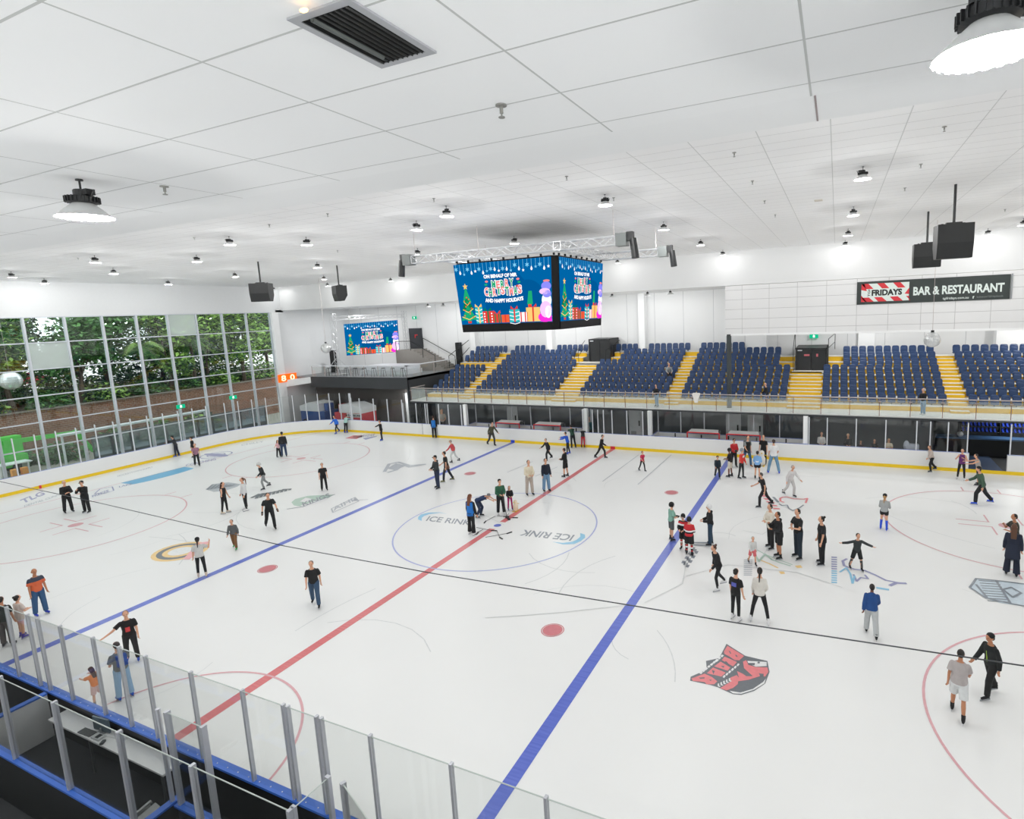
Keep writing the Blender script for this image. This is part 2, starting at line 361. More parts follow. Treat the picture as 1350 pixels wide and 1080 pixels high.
zpoly(mb, *L, [(670, 190), (700, 165), (800, 140), (1000, 130), (960, 155), (880, 190), (760, 225), (690, 215)], 0)
zpoly(mb, *L, [(735, 185), (780, 155), (830, 165), (790, 190)], 1, z2); zpoly(mb, *L, [(740, 215), (940, 155), (960, 165), (760, 232)], 1, z2)
stroke(mb, [(270+a/5.87, 630+b/5.87) for a, b in [(640, 243), (760, 225), (1005, 130)]], .08, 2)
itext(mb, 'KINGS', (400, 668), (436, 655), (398, 663), 2, z=ZM+.004)
mb.build('ice_logo', [P_GRN, P_WHITE, P_GREY], floor)['label'] = 'grey green badge in the ice inside the left blue line'
mb = MB(); itext(mb, 'AIHL', (440, 674), (470, 659), (438, 669.5)); 
stroke(mb, [(437, 671), (439, 676), (473, 661), (468, 656), (437, 671)], .07); zpoly(mb, *L, [(1145, 180), (1160, 150), (1190, 180)]); stroke(mb, [(462, 660), (485, 659)], .06)
mb.build('ice_logo', P_LG, floor)['label'] = 'small grey letter logo beside the left blue line'
mb = MB(); stroke(mb, [(507, 622), (513, 612), (525, 609.5), (540, 614), (560, 612.5), (540, 616), (532, 613), (522, 620), (512, 623)], .22); poly(mb, [(510, 618), (522, 611), (536, 614), (520, 620)]); mb.build('ice_logo', P_LG, floor)['label'] = 'grey running animal logo beyond the left blue line'
mb = MB(); itext(mb, 'TEAMWEAR', (462, 579), (493, 575), (466, 575), 1); poly(mb, [(455, 578), (466, 574), (480, 574.5), (470, 579)], 0); poly(mb, [(478, 578), (498, 574.5), (496, 576), (482, 580)], 1)
mb.build('ice_logo', [P_LRED, P_PUR], floor)['label'] = 'red and blue sponsor logo in the ice by the far corner'
mb = MB(); itext(mb, 'TLG', (30, 664.5), (60, 652), (26, 659.5), 0, .03); itext(mb, 'DENTAL CLINIC', (32, 669), (80, 653), (32, 666.5), 1, .02)
itext(mb, 'FREEZE', (122, 656), (144, 648), (121, 653.5), 0); stroke(mb, [(125, 651), (132, 645), (148, 642), (150, 647), (138, 651), (125, 651)], .06, 0)
itext(mb, 'LAKE', (157, 643), (174, 639), (157, 641), 0); itext(mb, 'HOCKEYTOWN SUPPLY', (155, 629), (202, 616.5), (155, 627), 1)
itext(mb, 'COACHING', (245, 615.5), (285, 606.5), (245, 612.5), 0); itext(mb, 'CHILLY', (318, 588), (348, 583), (318, 586), 1)
mb.build('ice_lettering', [P_PUR, P_LG], floor)['label'] = 'rows of faded sponsor lettering at the left end of the ice'
mb = MB()
for k in range(2): q = ipt(285, 600); ring(mb, q.x, q.y, .55+.45*k, .09, n=32)
q = ipt(285, 600); mb.face([(q.x+1.3*math.cos(2*PI*i/20), q.y+.35*math.sin(2*PI*i/20), ZM+.001) for i in range(20)]); mb.build('ice_logo', P_PUR, floor)['label'] = 'purple ring logo behind the left goal line'
# faint dashes near the far boards
mb = MB()
for a, b in (((669, 623), (702, 609)), ((794.5, 635), (842, 600)), ((841, 639), (885, 600)), ((706, 628), (735, 616))): stroke(mb, [a, b], .05)
mb.build('scratch_lines', P_LG, floor)
mb = MB(); rs = random.Random(11)
for pts in ([(640, 815), (690, 812), (740, 808), (830, 798)], [(905, 760), (960, 745), (1050, 755), (1110, 775)], [(850, 795), (900, 770), (905, 740)], [(980, 700), (1005, 705), (1030, 690)]): stroke(mb, pts, .03)
for k in range(46):
    x, y, a, L, c = rs.uniform(-24, 24), rs.uniform(-12, 12), rs.uniform(0, 6.28), rs.uniform(1, 5), rs.uniform(-.25, .25); w = rs.uniform(.008, .02); P = [Vector((x, y, ZM*.4))]
    for t in range(6): a += c; P.append(P[-1]+Vector((math.cos(a), math.sin(a), 0))*L/6)
    for p, q in zip(P, P[1:]):
        d = (q-p).normalized(); n = Vector((-d.y, d.x, 0))*w; mb.face([p-n, q-n, q+n, p+n])
mb.build('skate_scratches', paint('scuff', 'd5d8d8'), floor)

# ---- ceiling
CEIL = gridmat('ceiling_tile', 'f8f9f9', 'c6c8c6', 1.335, .61, 12.36, -17.85, .013, axes=(0, 1), rough=.85)
CEILH = gridmat('ceiling_tile_high', 'fbfbfb', 'd8d9d8', 1.335, .61, 12.36, -17.85, .02, axes=(0, 1), rough=.85)
PLAIN = mat('white_plaster', 'f6f7f7', rough=.8, var=.02, scale=.5)
mb = MB()
mb.bb((XW-.2, YN, ZC), (XR, -16.4, ZC+.2), 0); mb.bb((XW-.2, -16.4, ZC), (XR, -15.85, ZC+.2), 2)
mb.bb((XW-.2, -15.85, ZH), (XR, YF, ZH+.2), 1); mb.bb((XW-.2, YF+.2, ZC), (XR, YB+.2, ZC+.2), 2)
mb.bb((XW-.2, -15.95, ZC+.2), (XR, -15.85, ZH), 2)
ceil = mb.build('ceiling', [CEIL, CEILH, PLAIN]); tag(ceil, kind='structure')
# downstand all round
WALLP = gridmat('wall_panel', 'eeeff0', 'c3c4c5', 2.4, 3.0, .1, 7.6, .03, axes=(0, 2), rough=.7)
mb = MB(); mb.bb((XW-.2, YF, ZC-.05), (XR, YF+.2, ZH)); b1 = mb.build('wall_bulkhead', mat('bulkhead_paint', 'e4e5e5', rough=.8, var=.02, scale=.5)); tag(b1, kind='structure')
# tiled lower panel right with the sign
TILEW = gridmat('panel_tile_wall', 'e6e6e6', 'b9b9b9', 1.62, .6, 14.92, 7.95, .025, axes=(0, 2), rough=.6)
mb = MB(); mb.bb((7.4, YF-.05, 7.62), (XR, YF+.25, 10.62)); mb.bb((7.4, YF+.25, 7.62), (7.6, YF+2.5, 10.62)); mb.bb((7.4, YF-.08, 7.5), (XR, YF+.3, 7.62), 1)
b2 = mb.build('wall_panel', [TILEW, PLAIN]); tag(b2, kind='structure')
# back wall with pilasters
BW = gridmat('back_wall', 'eceded', 'b8babc', 2.42, 30, .1, 50, .03, axes=(0, 2), ax_on=(1, 0), rough=.7)
mb = MB(); mb.bb((XW-.2, YB, -.3), (XR, YB+.2, ZC), 0)
for x0, x1 in ((-17.88, -17.35), (-9.7, -9.17), (-1.08, -.55), (7.53, 9.02), (15.31, 16.36), (23.43, 25)): mb.bb((x0, 23.85, -.02), (x1, YB, ZC), 1)
mb.bb((XW, 23.85, -.02), (-17.88, YB, ZC), 0)
bw = mb.build('wall_back', [BW, PLAIN]); tag(bw, kind='structure')
mb = MB(); mb.bb((XW-.2, 15.4, -.3), (XW, YB, ZC)); mb.bb((XW-.2, -15.85, 10.5), (XW, YF+.2, ZH)); mb.bb((XW-.2, YN, -.3), (XW, -7, ZH)); mb.bb((XW-.25, -7, -.3), (XW-.05, 15.4, .45))
mb.bb((XW-.05, 14.75, 0), (XW+.35, 15.4, 10.5), 1)
wl = mb.build('wall_left', [mat('left_wall', 'dfe1e2', rough=.75, var=.02), PLAIN]); tag(wl, kind='structure')
mb = MB(); mb.bb((XR, YN, -.3), (XR+.2, YB, ZH)); w = mb.build('wall_right', PLAIN); tag(w, kind='structure')
mb = MB(); mb.bb((XW, YN-.2, -.3), (XR, YN, ZC)); mb.bb((XW, YN, 7.5), (XR, -20.25, 7.7)); mb.bb((XW, -20.35, -.3), (XR, -20.2, 7.7))
w = mb.build('wall_front', mat('front_wall', 'eff0f0', rough=.8)); tag(w, kind='structure')
# crack in the plain border
mb = MB(); q = at(1077, 150, 2, ZC); mb.bb((q.x-.006, -16.4, ZC-.004), (q.x+.006, -15.86, ZC+.001)); o = mb.build('trim_1', mat('joint', '9c8f8f')); tag(o, kind='structure')
# ---- window wall, one window per bay
FR = mat('window_frame_white', 'c9ced4', rough=.4, var=.03)
WG = glassmat('window_glass', (.93, .97, .95), refl=1.0)
FRO = glassmat('frosted_glass', (.9, .95, .93), refl=.8, rough=.2, base=.45)
mull = [-6.4+2.1*i for i in range(11)]
zs = [.45, 2.15, 3.8, 5.48, 7.18, 8.88, 10.5]
for i in range(10):
    y0 = mull[i]; y1 = mull[i+1] if i < 9 else 14.75
    root = thing('window_%d' % (i+1), (XW, (y0+y1)/2, .45), None, None, kind='structure')
    mb = MB(); mb.bb((XW-.09, y0-.06, .45), (XW+.12, y0+.06, 10.5))
    if i == 9: mb.bb((XW-.09, y1-.06, .45), (XW+.12, y1+.06, 10.5))
    for z in zs: mb.bb((XW-.06, y0, z-.035), (XW+.06, y1, z+.035))
    mb.build('window_frame', FR, root)
    mb = MB(); fb = MB()
    for k in range(6):
        t = fb if (i, k) in ((2, 4), (6, 5)) else mb
        t.bb((XW-.008, y0+.06, zs[k]+.035), (XW+.008, y1-.06, zs[k+1]-.035))
    mb.build('window_pane', WG, root)
    if fb.v: fb.build('window_pane', FRO, root)['label'] = 'frosted window pane'
# ================================================================== lamps
EXPO = 0.0
LAMPW = 590
DK = mat('black_metal', '191b1d', rough=.45, var=.1)
SKIRT = mat('ribbed_lamp_skirt', 'd4d6d6', rough=.4, var=.05)
GLOW = mat('lamp_lens', 'ffffff', emit=6)
lamps = []
def make_lamp():
    root = thing('ceiling_lamp', (0, 0, 0), None, 'lamp')
    n = 48
    mb = MB(); rings = []
    for r, z in ((.11, -.30), (.2, -.38), (.285, -.465), (.30, -.475)):
        rings.append([((r*(1+(.012 if k % 2 else 0)))*math.cos(2*PI*k/n), (r*(1+(.012 if k % 2 else 0)))*math.sin(2*PI*k/n), z) for k in range(n)])
    for r, z in ((.29, -.468), (.19, -.385), (.10, -.31)):
        rings.append([(r*math.cos(2*PI*k/n), r*math.sin(2*PI*k/n), z) for k in range(n)])
    mb.loft(rings, caps=False); mb.build('lamp_shade', SKIRT, root, smooth=True, local=True)
    mb = MB(); mb.lathe([(.1, -.30), (.1, -.325), (.09, -.33)], n=24); mb.build('lens', GLOW, root, local=True)
    mb = MB(); mb.lathe([(.16, -.22), (.165, -.23), (.165, -.29), (.12, -.30)], n=24)
    for k in range(24):
        a = 2*PI*k/24; mb.box((.17*math.cos(a), .17*math.sin(a), -.255), (.025, .012, .07), rz=a)
    mb.lathe([(.075, -.13), (.085, -.14), (.085, -.22)], n=16); mb.build('heat_sink', DK, root, local=True)
    mb = MB(); mb.cyl((0, 0, 0), (0, 0, -.13), .012); mb.lathe([(.04, 0), (.04, -.02)], n=12); mb.box((.11, .02, -.17), (.12, .1, .07)); mb.box((-.12, -.02, -.2), (.1, .05, .03)); mb.cyl((.17, .0, -.28), (.24, .03, -.15), .01, n=6)
    mb.build('bracket', DK, root, local=True)
    ld = bpy.data.lights.new('lamp_light', 'POINT'); ld.energy = LAMPW; ld.shadow_soft_size = .05; ld.color = (1, .99, .975)
    lo = bpy.data.objects.new('lamp_light', ld); COL.objects.link(lo); lo.parent = root; lo.location = (0, 0, -.508)
    for ch in root.children:
        if ch.type == 'MESH':
            for v in ch.data.vertices: v.co *= .66
        else: ch.location *= .66
    return root
LP = [(112, 285), (1303, 66)]
HP = [(59, 374), (150, 361), (146, 385), (222, 375), (260, 345), (310, 365), (266, 385.5), (361, 385), (404.5, 323), (418.5, 353), (427, 368.5), (432, 378.5), (549.7, 303), (551, 336), (529, 359), (515, 371), (678, 321), (797.8, 270.5), (875, 303), (923.8, 323.5), (953, 337.5), (1137.4, 236), (1125, 284), (1118, 310.5), (1114, 328), (1301.8, 316), (1349, 297), (814, 347)]
SP = [(807, 392), (853.7, 388.5), (883.7, 388.2), (564, 402.5), (584, 402)]
hung = []
for i, (x, y) in enumerate(LP):
    q = at(x, y, 2, ZC-.30); hung.append((x, q, ZC))
hs = []
for x, y in HP:
    q = at(x, y, 2, ZH-.30)
    if q.y > 15: q = at(x, y, 1, 14.8)
    hs.append(q)
    hung.append((x, q, ZH))
# lamps of the same grid outside the frame
extra = [(20, 3), (26, 9), (26, -1), (20, -6), (27, -11), (5, -11), (-6, -11.5), (-18, -11), (-28, -11), (31, 4), (31, 12), (-7, -6), (-16, -6), (-26, -5), (3, -6), (33, -6), (14, -10)]
for i, (x, y) in enumerate(extra): hung.append((9999, Vector((x, y, 0)), ZH))
base = make_lamp(); order = sorted([h for h in hung if h[0] < 9000], key=lambda h: h[0])
ORD = ['first', 'second', 'third', 'fourth', 'fifth', 'sixth', 'seventh', 'eighth', 'ninth', 'tenth', 'eleventh', 'twelfth', 'thirteenth', 'fourteenth', 'fifteenth', 'sixteenth', 'seventeenth', 'eighteenth', 'nineteenth', 'twentieth', 'twenty-first', 'twenty-second', 'twenty-third', 'twenty-fourth', 'twenty-fifth', 'twenty-sixth', 'twenty-seventh', 'twenty-eighth', 'twenty-ninth', 'thirtieth']
hi = [h for h in order if h[2] == ZH]
for i, (x, q, z) in enumerate(hung):
    o = base if i == 0 else copy_tree(base)
    big = z == ZC
    o.location = (q.x, q.y, z); o.rotation_euler = (0, 0, i*.7)
    if big or q.y > 13.5 or q.x < XW+2:
        for ch in o.children:
            if ch.type == 'LIGHT': ch.data = ch.data.copy(); ch.data.energy = LAMPW*(.07 if not big else .3)
    if big:
        o['label'] = 'large bell lamp on the near tiled ceiling, far left of the frame' if x < 500 else 'glowing bell lamp cut off at the top right corner'
    elif x < 9000:
        j = [k for k, h in enumerate(hi) if h[1] is q][0]
        o['label'] = 'bell lamp with a black housing, %s from the left on the raised white ceiling' % ORD[j]
        o['group'] = 'bell lamps on the raised ceiling'
    else:
        o['label'] = 'bell lamp on the raised ceiling beyond the frame'; o['group'] = 'bell lamps beyond the frame'
# small spots under the low soffit
SM = None
for i, (x, y) in enumerate(SP):
    q = at(x, y, 1, 19.5); q = at(x, y, 2, ZC-.22) if False else q
    root = thing('soffit_light', (q.x, q.y, ZC), 'small shaded light under the soffit, %s from the left' % ORD[sorted(SP).index((x, y))], 'light', 'small lights under the soffit')
    mb = MB(); mb.lathe([(.1, -.18), (.27, -.33), (.265, -.335), (.1, -.2)], c=(q.x, q.y, ZC), n=20); mb.build('lamp_shade', SKIRT, root, smooth=True)
    mb = MB(); mb.cyl((q.x, q.y, ZC), (q.x, q.y, ZC-.1), .015); mb.lathe([(.09, -.08), (.09, -.19)], c=(q.x, q.y, ZC), n=14); mb.build('housing', DK, root)
    ld = bpy.data.lights.new('soffit_bulb', 'POINT'); ld.energy = LAMPW*.35; ld.shadow_soft_size = .06
    lo = bpy.data.objects.new('soffit_bulb', ld); COL.objects.link(lo); lo.parent = root; lo.location = (0, 0, -.36)
for x, y in ((-28, 20), (26, 20), (30, 20), (16, 20), (-8, 20)):
    ld = bpy.data.lights.new('soffit_bulb', 'AREA'); ld.shape = 'DISK'; ld.size = .5; ld.energy = LAMPW*.5
    root = thing('soffit_light', (x, y, ZC), 'flush round light under the soffit beyond the edge', 'light', 'flush soffit lights')
    mb = MB(); mb.lathe([(.27, 0), (.27, -.04)], c=(x, y, ZC), n=20); mb.build('rim', SKIRT, root)
    lo = bpy.data.objects.new('soffit_bulb', ld); COL.objects.link(lo); lo.parent = root; lo.location = (0, 0, -.05)
# unseen lamps added on the near low ceiling to brighten it
for i, (x, y) in enumerate([(-26, -18.3), (-18, -18.3), (-9.5, -18.3), (1.5, -18.9)] + [(x, -22.6) for x in (-26, -16, -6, 2, 8, 14, 20, 28)]+[(24,-18.6),(32,-18.6)]):
    o = copy_tree(base); o.location = (x, y, ZC); o['label'] = 'added unseen bell lamp brightening the near low ceiling'; o['group'] = 'bell lamps beyond the frame'
# ================================================================== boards, glass, deck, stands
BOARD = mat('board_white', 'eceded', rough=.35, var=.015, scale=1); CAPB = mat('cap_blue', '3c6fd0', rough=.4, var=.05)
CAPT = mat('cap_pale_blue', '8a98d8', rough=.4); KICK = mat('kick_yellow', 'f0cc1c', rough=.45, var=.03); BBLK = mat('board_back_black', '1b1c1d', rough=.5, var=.1)
POSTW = mat('post_white', 'dcdfe4', rough=.35, var=.02); ALU = mat('post_aluminium', 'c2c4ca', rough=.3, metal=.35, var=.04); RG = glassmat('rink_glass', (.975, .985, .98), refl=.55)
HB = 1.05
root = thing('rink_boards', (0, 0, 0), 'white dasher boards with a yellow kick strip running round the ice', 'rink boards')
path = rinkpath(0, 14); outer = rinkpath(.12, 14); mid = rinkpath(-.012, 14)
def strip(mb, a, b, z0, z1, m=0, skip=None):
    n = len(a)
    for k in range(n):
        j = (k+1) % n
        if skip and skip(a[k], a[j]): continue
        mb.add([(*a[k], z0), (*a[j], z0), (*b[j], z0), (*b[k], z0), (*a[k], z1), (*a[j], z1), (*b[j], z1), (*b[k], z1)],
               [(0, 3, 2, 1), (4, 5, 6, 7), (0, 1, 5, 4), (2, 3, 7, 6), (1, 2, 6, 5), (3, 0, 4, 7)], m)
GX0, GX1 = 20.5, 22.2
def dens(p):   # split the long far side so the gate can be left open
    out = []
    for k in range(len(p)):
        a = p[k]; b = p[(k+1) % len(p)]; out.append(a)
        if abs(a[1]-b[1]) < 1e-6 and a[1] > 10 and a[0] > b[0]: out += [(GX1, a[1]), (GX0, a[1])]
    return out
path, outer, mid = dens(path), dens(outer), dens(mid)
gate = lambda a, b: a[1] > 10 and abs(a[0]-GX1) < 1e-6 and abs(b[0]-GX0) < 1e-6
mb = MB(); strip(mb, path, outer, 0, HB, 0, gate); mb.build('board_panel', BOARD, root)
mb = MB(); strip(mb, mid, rinkpath(.0, 14)[:0] or path, 0.0, .19, 0); mb.build('kick_strip', KICK, root)
mb = MB(); strip(mb, rinkpath(.02, 14)[:0] or path, outer, HB, HB+.012, 0, lambda a, b: gate(a, b) or (a[1] < -10 and b[1] < -10)); mb.build('cap_rail', CAPT, root)
near = [(a, b) for a, b in zip(path, path[1:]) if a[1] < -10 and b[1] < -10]
mb = MB()
mb.bb((-XE+RC, -W-.16, HB), (XE-RC, -W+.01, HB+.045)); mb.build('cap_rail', CAPB, root)['label'] = 'bright blue cap rail on the near boards'
mb = MB(); mb.bb((-XE+RC, -W-.135, 0), (XE-RC, -W-.121, HB-.01)); mb.build('backing', BBLK, root)['label'] = 'black back of the near boards'
for x, c, nm in ((-BX, '3550c8', 'blue'), (0, 'd8353f', 'red'), (BX, '3550c8', 'blue')):
    for s in (-1, 1):
        mb = MB(); mb.bb((x-.17, s*(W-.02), 0.0), (x+.17, s*(W-.012), .195)); mb.build('kick_strip_mark', mat('mark_'+nm, c), root)
for q in (at(53.5, 644, 0, -XE+.02), at(415, 569.5, 1, 13.6)):
    mb = MB(); mb.bb((q.x-.05, q.y-.05, 0.0), (q.x+.03, q.y+.05, .2)); mb.build('kick_strip_mark', mat('mark_red', 'd8353f'), root)
mb = MB(); mb.bb((-16.35, W-.01, .2), (-16.33, W-.003, HB)); mb.bb((-14.9, W-.01, .2), (-14.88, W-.003, HB)); mb.build('gate_gap', DK, root)
mb = MB(); mb.bb((4.3-.035, -W-.15, HB+.045), (5.6, -W-.06, HB+.046)); 
# bolts on the near cap
mb = MB()
for k in range(60): mb.cyl((-8+.3*k, -W-.09, HB+.045), (-8+.3*k, -W-.09, HB+.05), .012, n=6)
mb.build('cap_bolts', BOARD, root)
# blue mat in the open gate
def glass_run(name, label, pts, z0, z1, postr=.035, pm=POSTW, heights=None, double=(), cap=False, panes=None, gm=RG, capz=None):
    """posts at pts, glass between"""
    root = thing(name, (pts[0][0], pts[0][1], z0), label, 'glass screen')
    for k, p in enumerate(pts):
        h = z1 if heights is None else heights[k]
        for dx in ((-.055, .055) if k in double else (0,)):
            a = Vector(pts[min(k+1, len(pts)-1)])-Vector(pts[max(k-1, 0)]); rz = math.atan2(a.y, a.x)
            mb = MB(); c = Vector((p[0], p[1], 0)) + Vector((math.cos(rz), math.sin(rz), 0))*dx
            mb.box((c.x, c.y, (z0+h)/2), (postr*1.5, postr*2.2, h-z0), rz=rz)
            mb.build('post', pm, root)
    for k in range(len(pts)-1):
        if panes is not None and not panes[k]: continue
        a, b = Vector((*pts[k], 0)), Vector((*pts[k+1], 0)); h = z1 if heights is None else min(heights[k], heights[k+1])
        d = (b-a).normalized(); a = a+d*postr*.75; b = b-d*postr*.75; n = Vector((-d.y, d.x, 0))*.006
        mb = MB(); mb.prism([a-n+Vector((0, 0, z0)), b-n+Vector((0, 0, z0)), b+n+Vector((0, 0, z0)), a+n+Vector((0, 0, z0))], (0, 0, h-.03-z0))
        mb.build('glass_pane', gm, root)
        if cap:
            mb = MB(); mb.cyl(a+Vector((0, 0, h-.03)), b+Vector((0, 0, h-.03)), .009, n=6); mb.build('glass_edge', mat('glass_edge', 'b9c2bd', rough=.3), root)
    return root
# left end and far-left corner
pts = [(-XE-.06, y) for y in np.arange(-6.5, 7.6, 1.03)]
cc = [(-XE+RC+(RC+.06)*math.cos(R(180-a)), W-RC+(RC+.06)*math.sin(R(180-a))) for a in np.arange(7, 90, 8.2)]
glass_run('rink_glass', 'clear rink glass with white posts round the left end and far corner', pts+cc+[(-23.9, W+.06)], HB, 3.35)
glass_run('rink_glass', 'lower rink glass beside the two ice resurfacers', [(x, W+.06) for x in (-23.85, -22.9, -21.36, -19.85, -18.3)], HB, 2.95)
ZD = 2.85
glass_run('rink_glass', 'far rink glass left of the players benches, under the deck', [(x, W+.06) for x in (-18.2, -16.88, -15.95, -15.75, -14.63, -13.7, -12.5)], HB, ZD-.16)
glass_run('rink_glass', 'far rink glass between the two players benches', [(x, W+.06) for x in (-2.2, -1.46, -1.05, -.63, -.01, 1.07, 2.19, 2.66)], HB, ZD-.16)
glass_run('rink_glass', 'far rink glass where people stand behind, right of the benches', [(x, W+.06) for x in (12.5, 13.49, 15.02, 16.52, 18.03, 18.68, 19.51, 20.41)], HB, ZD-.16)
glass_run('rink_glass', 'far rink glass right of the open gate', [(x, W+.06) for x in (22.3, 23.35, 23.5, 25, 26.5, 28)], HB, ZD-.16)
# players benches recessed behind the boards
for x0, x1, lab in ((-12.3, -2.3, 'left'), (2.75, 12.3, 'right')):
    root = thing('bench_enclosure', (x0, 16.15, 0), '%s players bench bay of low white boards behind the far boards' % lab, 'players bench')
    mb = MB(); mb.bb((x0, 16.1, 0), (x1, 16.2, .98)); mb.build('back_board', BOARD, root)
    mb = MB(); mb.bb((x0, 16.09, .98), (x1, 16.21, 1.0)); mb.build('cap_rail', CAPT, root)
    for x in (x0, x1):
        mb = MB(); mb.bb((x-.04, W+.13, 0), (x+.04, 16.1, HB)); mb.build('side_board', BOARD, root)
        mb = MB(); mb.bb((x-.04, W+.13, HB), (x+.04, 16.1, HB+.012)); mb.build('cap_rail', CAPT, root)
    for x in np.linspace(x0+1.2, x1-1.2, 5):
        mb = MB(); mb.bb((x-.04, 16.08, .1), (x+.04, 16.098, .96)); mb.build('hinge_strip', DK, root)
    n = 7; gp = [(x, 16.15) for x in np.linspace(x0, x1, n)]
    glass_run('rink_glass', 'tall glass at the back of the %s players bench' % lab, gp, 1.0, ZD-.16)
for x in (-12.25, -2.05, 2.62, 12.3):
    mb = MB(); mb.bb((x-.13, W+.14, 0), (x+.13, W+.42, ZD-.14)); o = mb.build('support_column', PLAIN)
    tag(o, 'white square column under the deck, %s' % {-12.25: 'leftmost of four', -2.05: 'second of four from the left', 2.62: 'third of four from the left', 12.3: 'rightmost of four'}[x], 'column')
# wall under the deck: dark glossy glazing with doors
DG = mat('dark_glazing', '6c7074', rough=.035, var=.05, spec=1.0); DGW = mat('grey_lower_wall', '6e7276', rough=.12, var=.05, spec=.8)
mb = MB(); mb.bb((-17.6, 17.9, -.02), (19.4, 18.1, ZD-.14), 0); mb.bb((-17.7, 17.9, -.02), (-17.6, 24.6, ZD-.14), 1); mb.bb((19.4, 19.6, -.02), (XR, 19.8, ZD-.14), 1); mb.bb((19.3, 17.9, -.02), (19.4, 19.7, ZD-.14), 1)
o = mb.build('wall_under_deck', [DG, DGW]); tag(o, kind='structure')
WD = mat('white_door', 'e2e4e6', rough=.4)
for i, x in enumerate((-10.0, .5, 7.55, 9.0)):
    r = thing('door_%d' % (i+1), (x, 17.9, 0), None, None, kind='structure')
    mb = MB(); mb.bb((x-.5, 17.85, 0), (x+.5, 17.9, 2.5)); mb.build('door_leaf', WD, r)
    mb = MB(); mb.bb((x+.25, 17.82, .95), (x+.35, 17.85, 1.35)); mb.build('door_handle', DK, r)
    mb = MB(); mb.bb((x-.35, 17.84, .3), (x+.05, 17.85, .55)); mb.build('door_vent', mat('vent_grey', 'a9abad'), r)
# deck
CONC = mat('deck_concrete', 'd3d4d2', rough=.5, var=.04, scale=2); DKEDGE = mat('deck_edge', '33373a', rough=.5)
root = thing('spectator_deck', (-17.7, 14.85, ZD-.14), 'raised concrete walkway in front of the blue seats', 'deck')
mb = MB(); mb.bb((-17.7, 14.85, ZD-.1), (XR, 24.5, ZD)); mb.build('deck_slab', CONC, root)
mb = MB(); mb.bb((-17.72, 14.8, ZD-.16), (XR, 14.86, ZD-.06)); mb.bb((-17.72, 14.86, ZD-.14), (XR, 24.5, ZD-.1)); mb.build('edge_trim', DKEDGE, root)
# railing
STEEL = mat('stainless', 'b5aaa6', rough=.3, metal=.6); RGL = glassmat('hazed_rail_glass', (.95, .975, .97), refl=.7, base=.13)  # diffuse share paints reflection haze into the railing glass, lightening the seats behind
root = thing('glass_railing', (-17.65, 14.83, ZD), 'long glass railing with steel handrail along the walkway edge', 'railing')
x = -17.58; ps = []
while x < 30: ps.append(x); x += 1.535
ZR = ZD+1.02
for x in ps:
    mb = MB(); mb.bb((x-.02, 14.86, ZD), (x+.02, 14.91, ZR-.05)); mb.build('post', mat('rail_post', '8d7d79', rough=.35, metal=.4), root)
    mb = MB(); mb.bb((x-.08, 14.85, ZR-.22), (x+.08, 14.87, ZR-.16)); mb.build('clamp', STEEL, root)
for a, b in zip(ps, ps[1:]):
    mb = MB(); mb.bb((a+.05, 14.875, ZD+.03), (b-.05, 14.887, ZR-.1)); mb.build('glass_pane', RGL, root)
mb = MB(); mb.cyl((-17.6, 14.88, ZR), (30, 14.88, ZR), .032, n=10); mb.cyl((-17.6, 14.88, ZR), (-17.6, 16.6, ZR), .032, n=10); mb.build('handrail', STEEL, root)
mb = MB(); mb.bb((-17.61, 14.95, ZD+.03), (-17.6, 16.6, ZR-.1)); mb.build('glass_pane', RGL, root)
# grandstand steps
YEL = mat('riser_yellow', 'ecbb10', rough=.5, var=.04); TRD = mat('tread_white', 'dedbd2', rough=.5, var=.03)
Y0, DY, Z0, DZ = 16.75, .8, 3.15, .35
NR = 9
SECT = [(-17.35, -14.05), (-12.95, -5.65), (-3.62, 3.1), (4.1, 11.05), (13.08, 19.85), (20.83, 32.0)]
def rowspans(i):
    """seat spans (x0, x1, section) in row i"""
    s = [[a, b, k] for k, (a, b) in enumerate(SECT)]
    if i >= 6: s[1][1] = -6.42; s[2][0] = -2.12
    if i >= 5: s[3][1] = 10.24; s[4][0] = 14.3
    if i == 8:
        return [(-17.2, -13.7, 0), (-12.95, -9.75, 1), (-8.65, -5.57, 1), (-3.06, -1.1, 2), (-.2, 3.3, 2), (4.1, 7.5, 3)]
    if i == 5: s[0] = None
    return [tuple(q) for q in s if q]
def trd(i): return Y0+DY*i, Z0+DZ*i
root = thing('grandstand', (-17.5, Y0, ZD), 'stepped grandstand of white treads and yellow risers', 'grandstand')
nrow = {k: (9 if k < 3 else 9) for k in range(6)}
mb = MB()
for i in range(NR):
    y, z = trd(i); x1 = XR if i < 8 else 7.5
    holes = []
    if i >= 6: holes.append((-5.55, -3.0))
    if i >= 5: holes.append((11.2, 13.4))
    xs = [-17.5]+[h for q in holes for h in q]+[x1]
    for k in range(0, len(xs), 2):
        if xs[k+1] <= xs[k]: continue
        a, b = xs[k], min(xs[k+1], x1)
        if b <= a: continue
        mb.bb((a, y, z-.03), (b, y+DY+.02, z), 1); mb.bb((a, y+.02, max(ZD, z-DZ)), (b, y+.05, z-.03), 0)
mb.build('seating_step', [YEL, TRD], root)
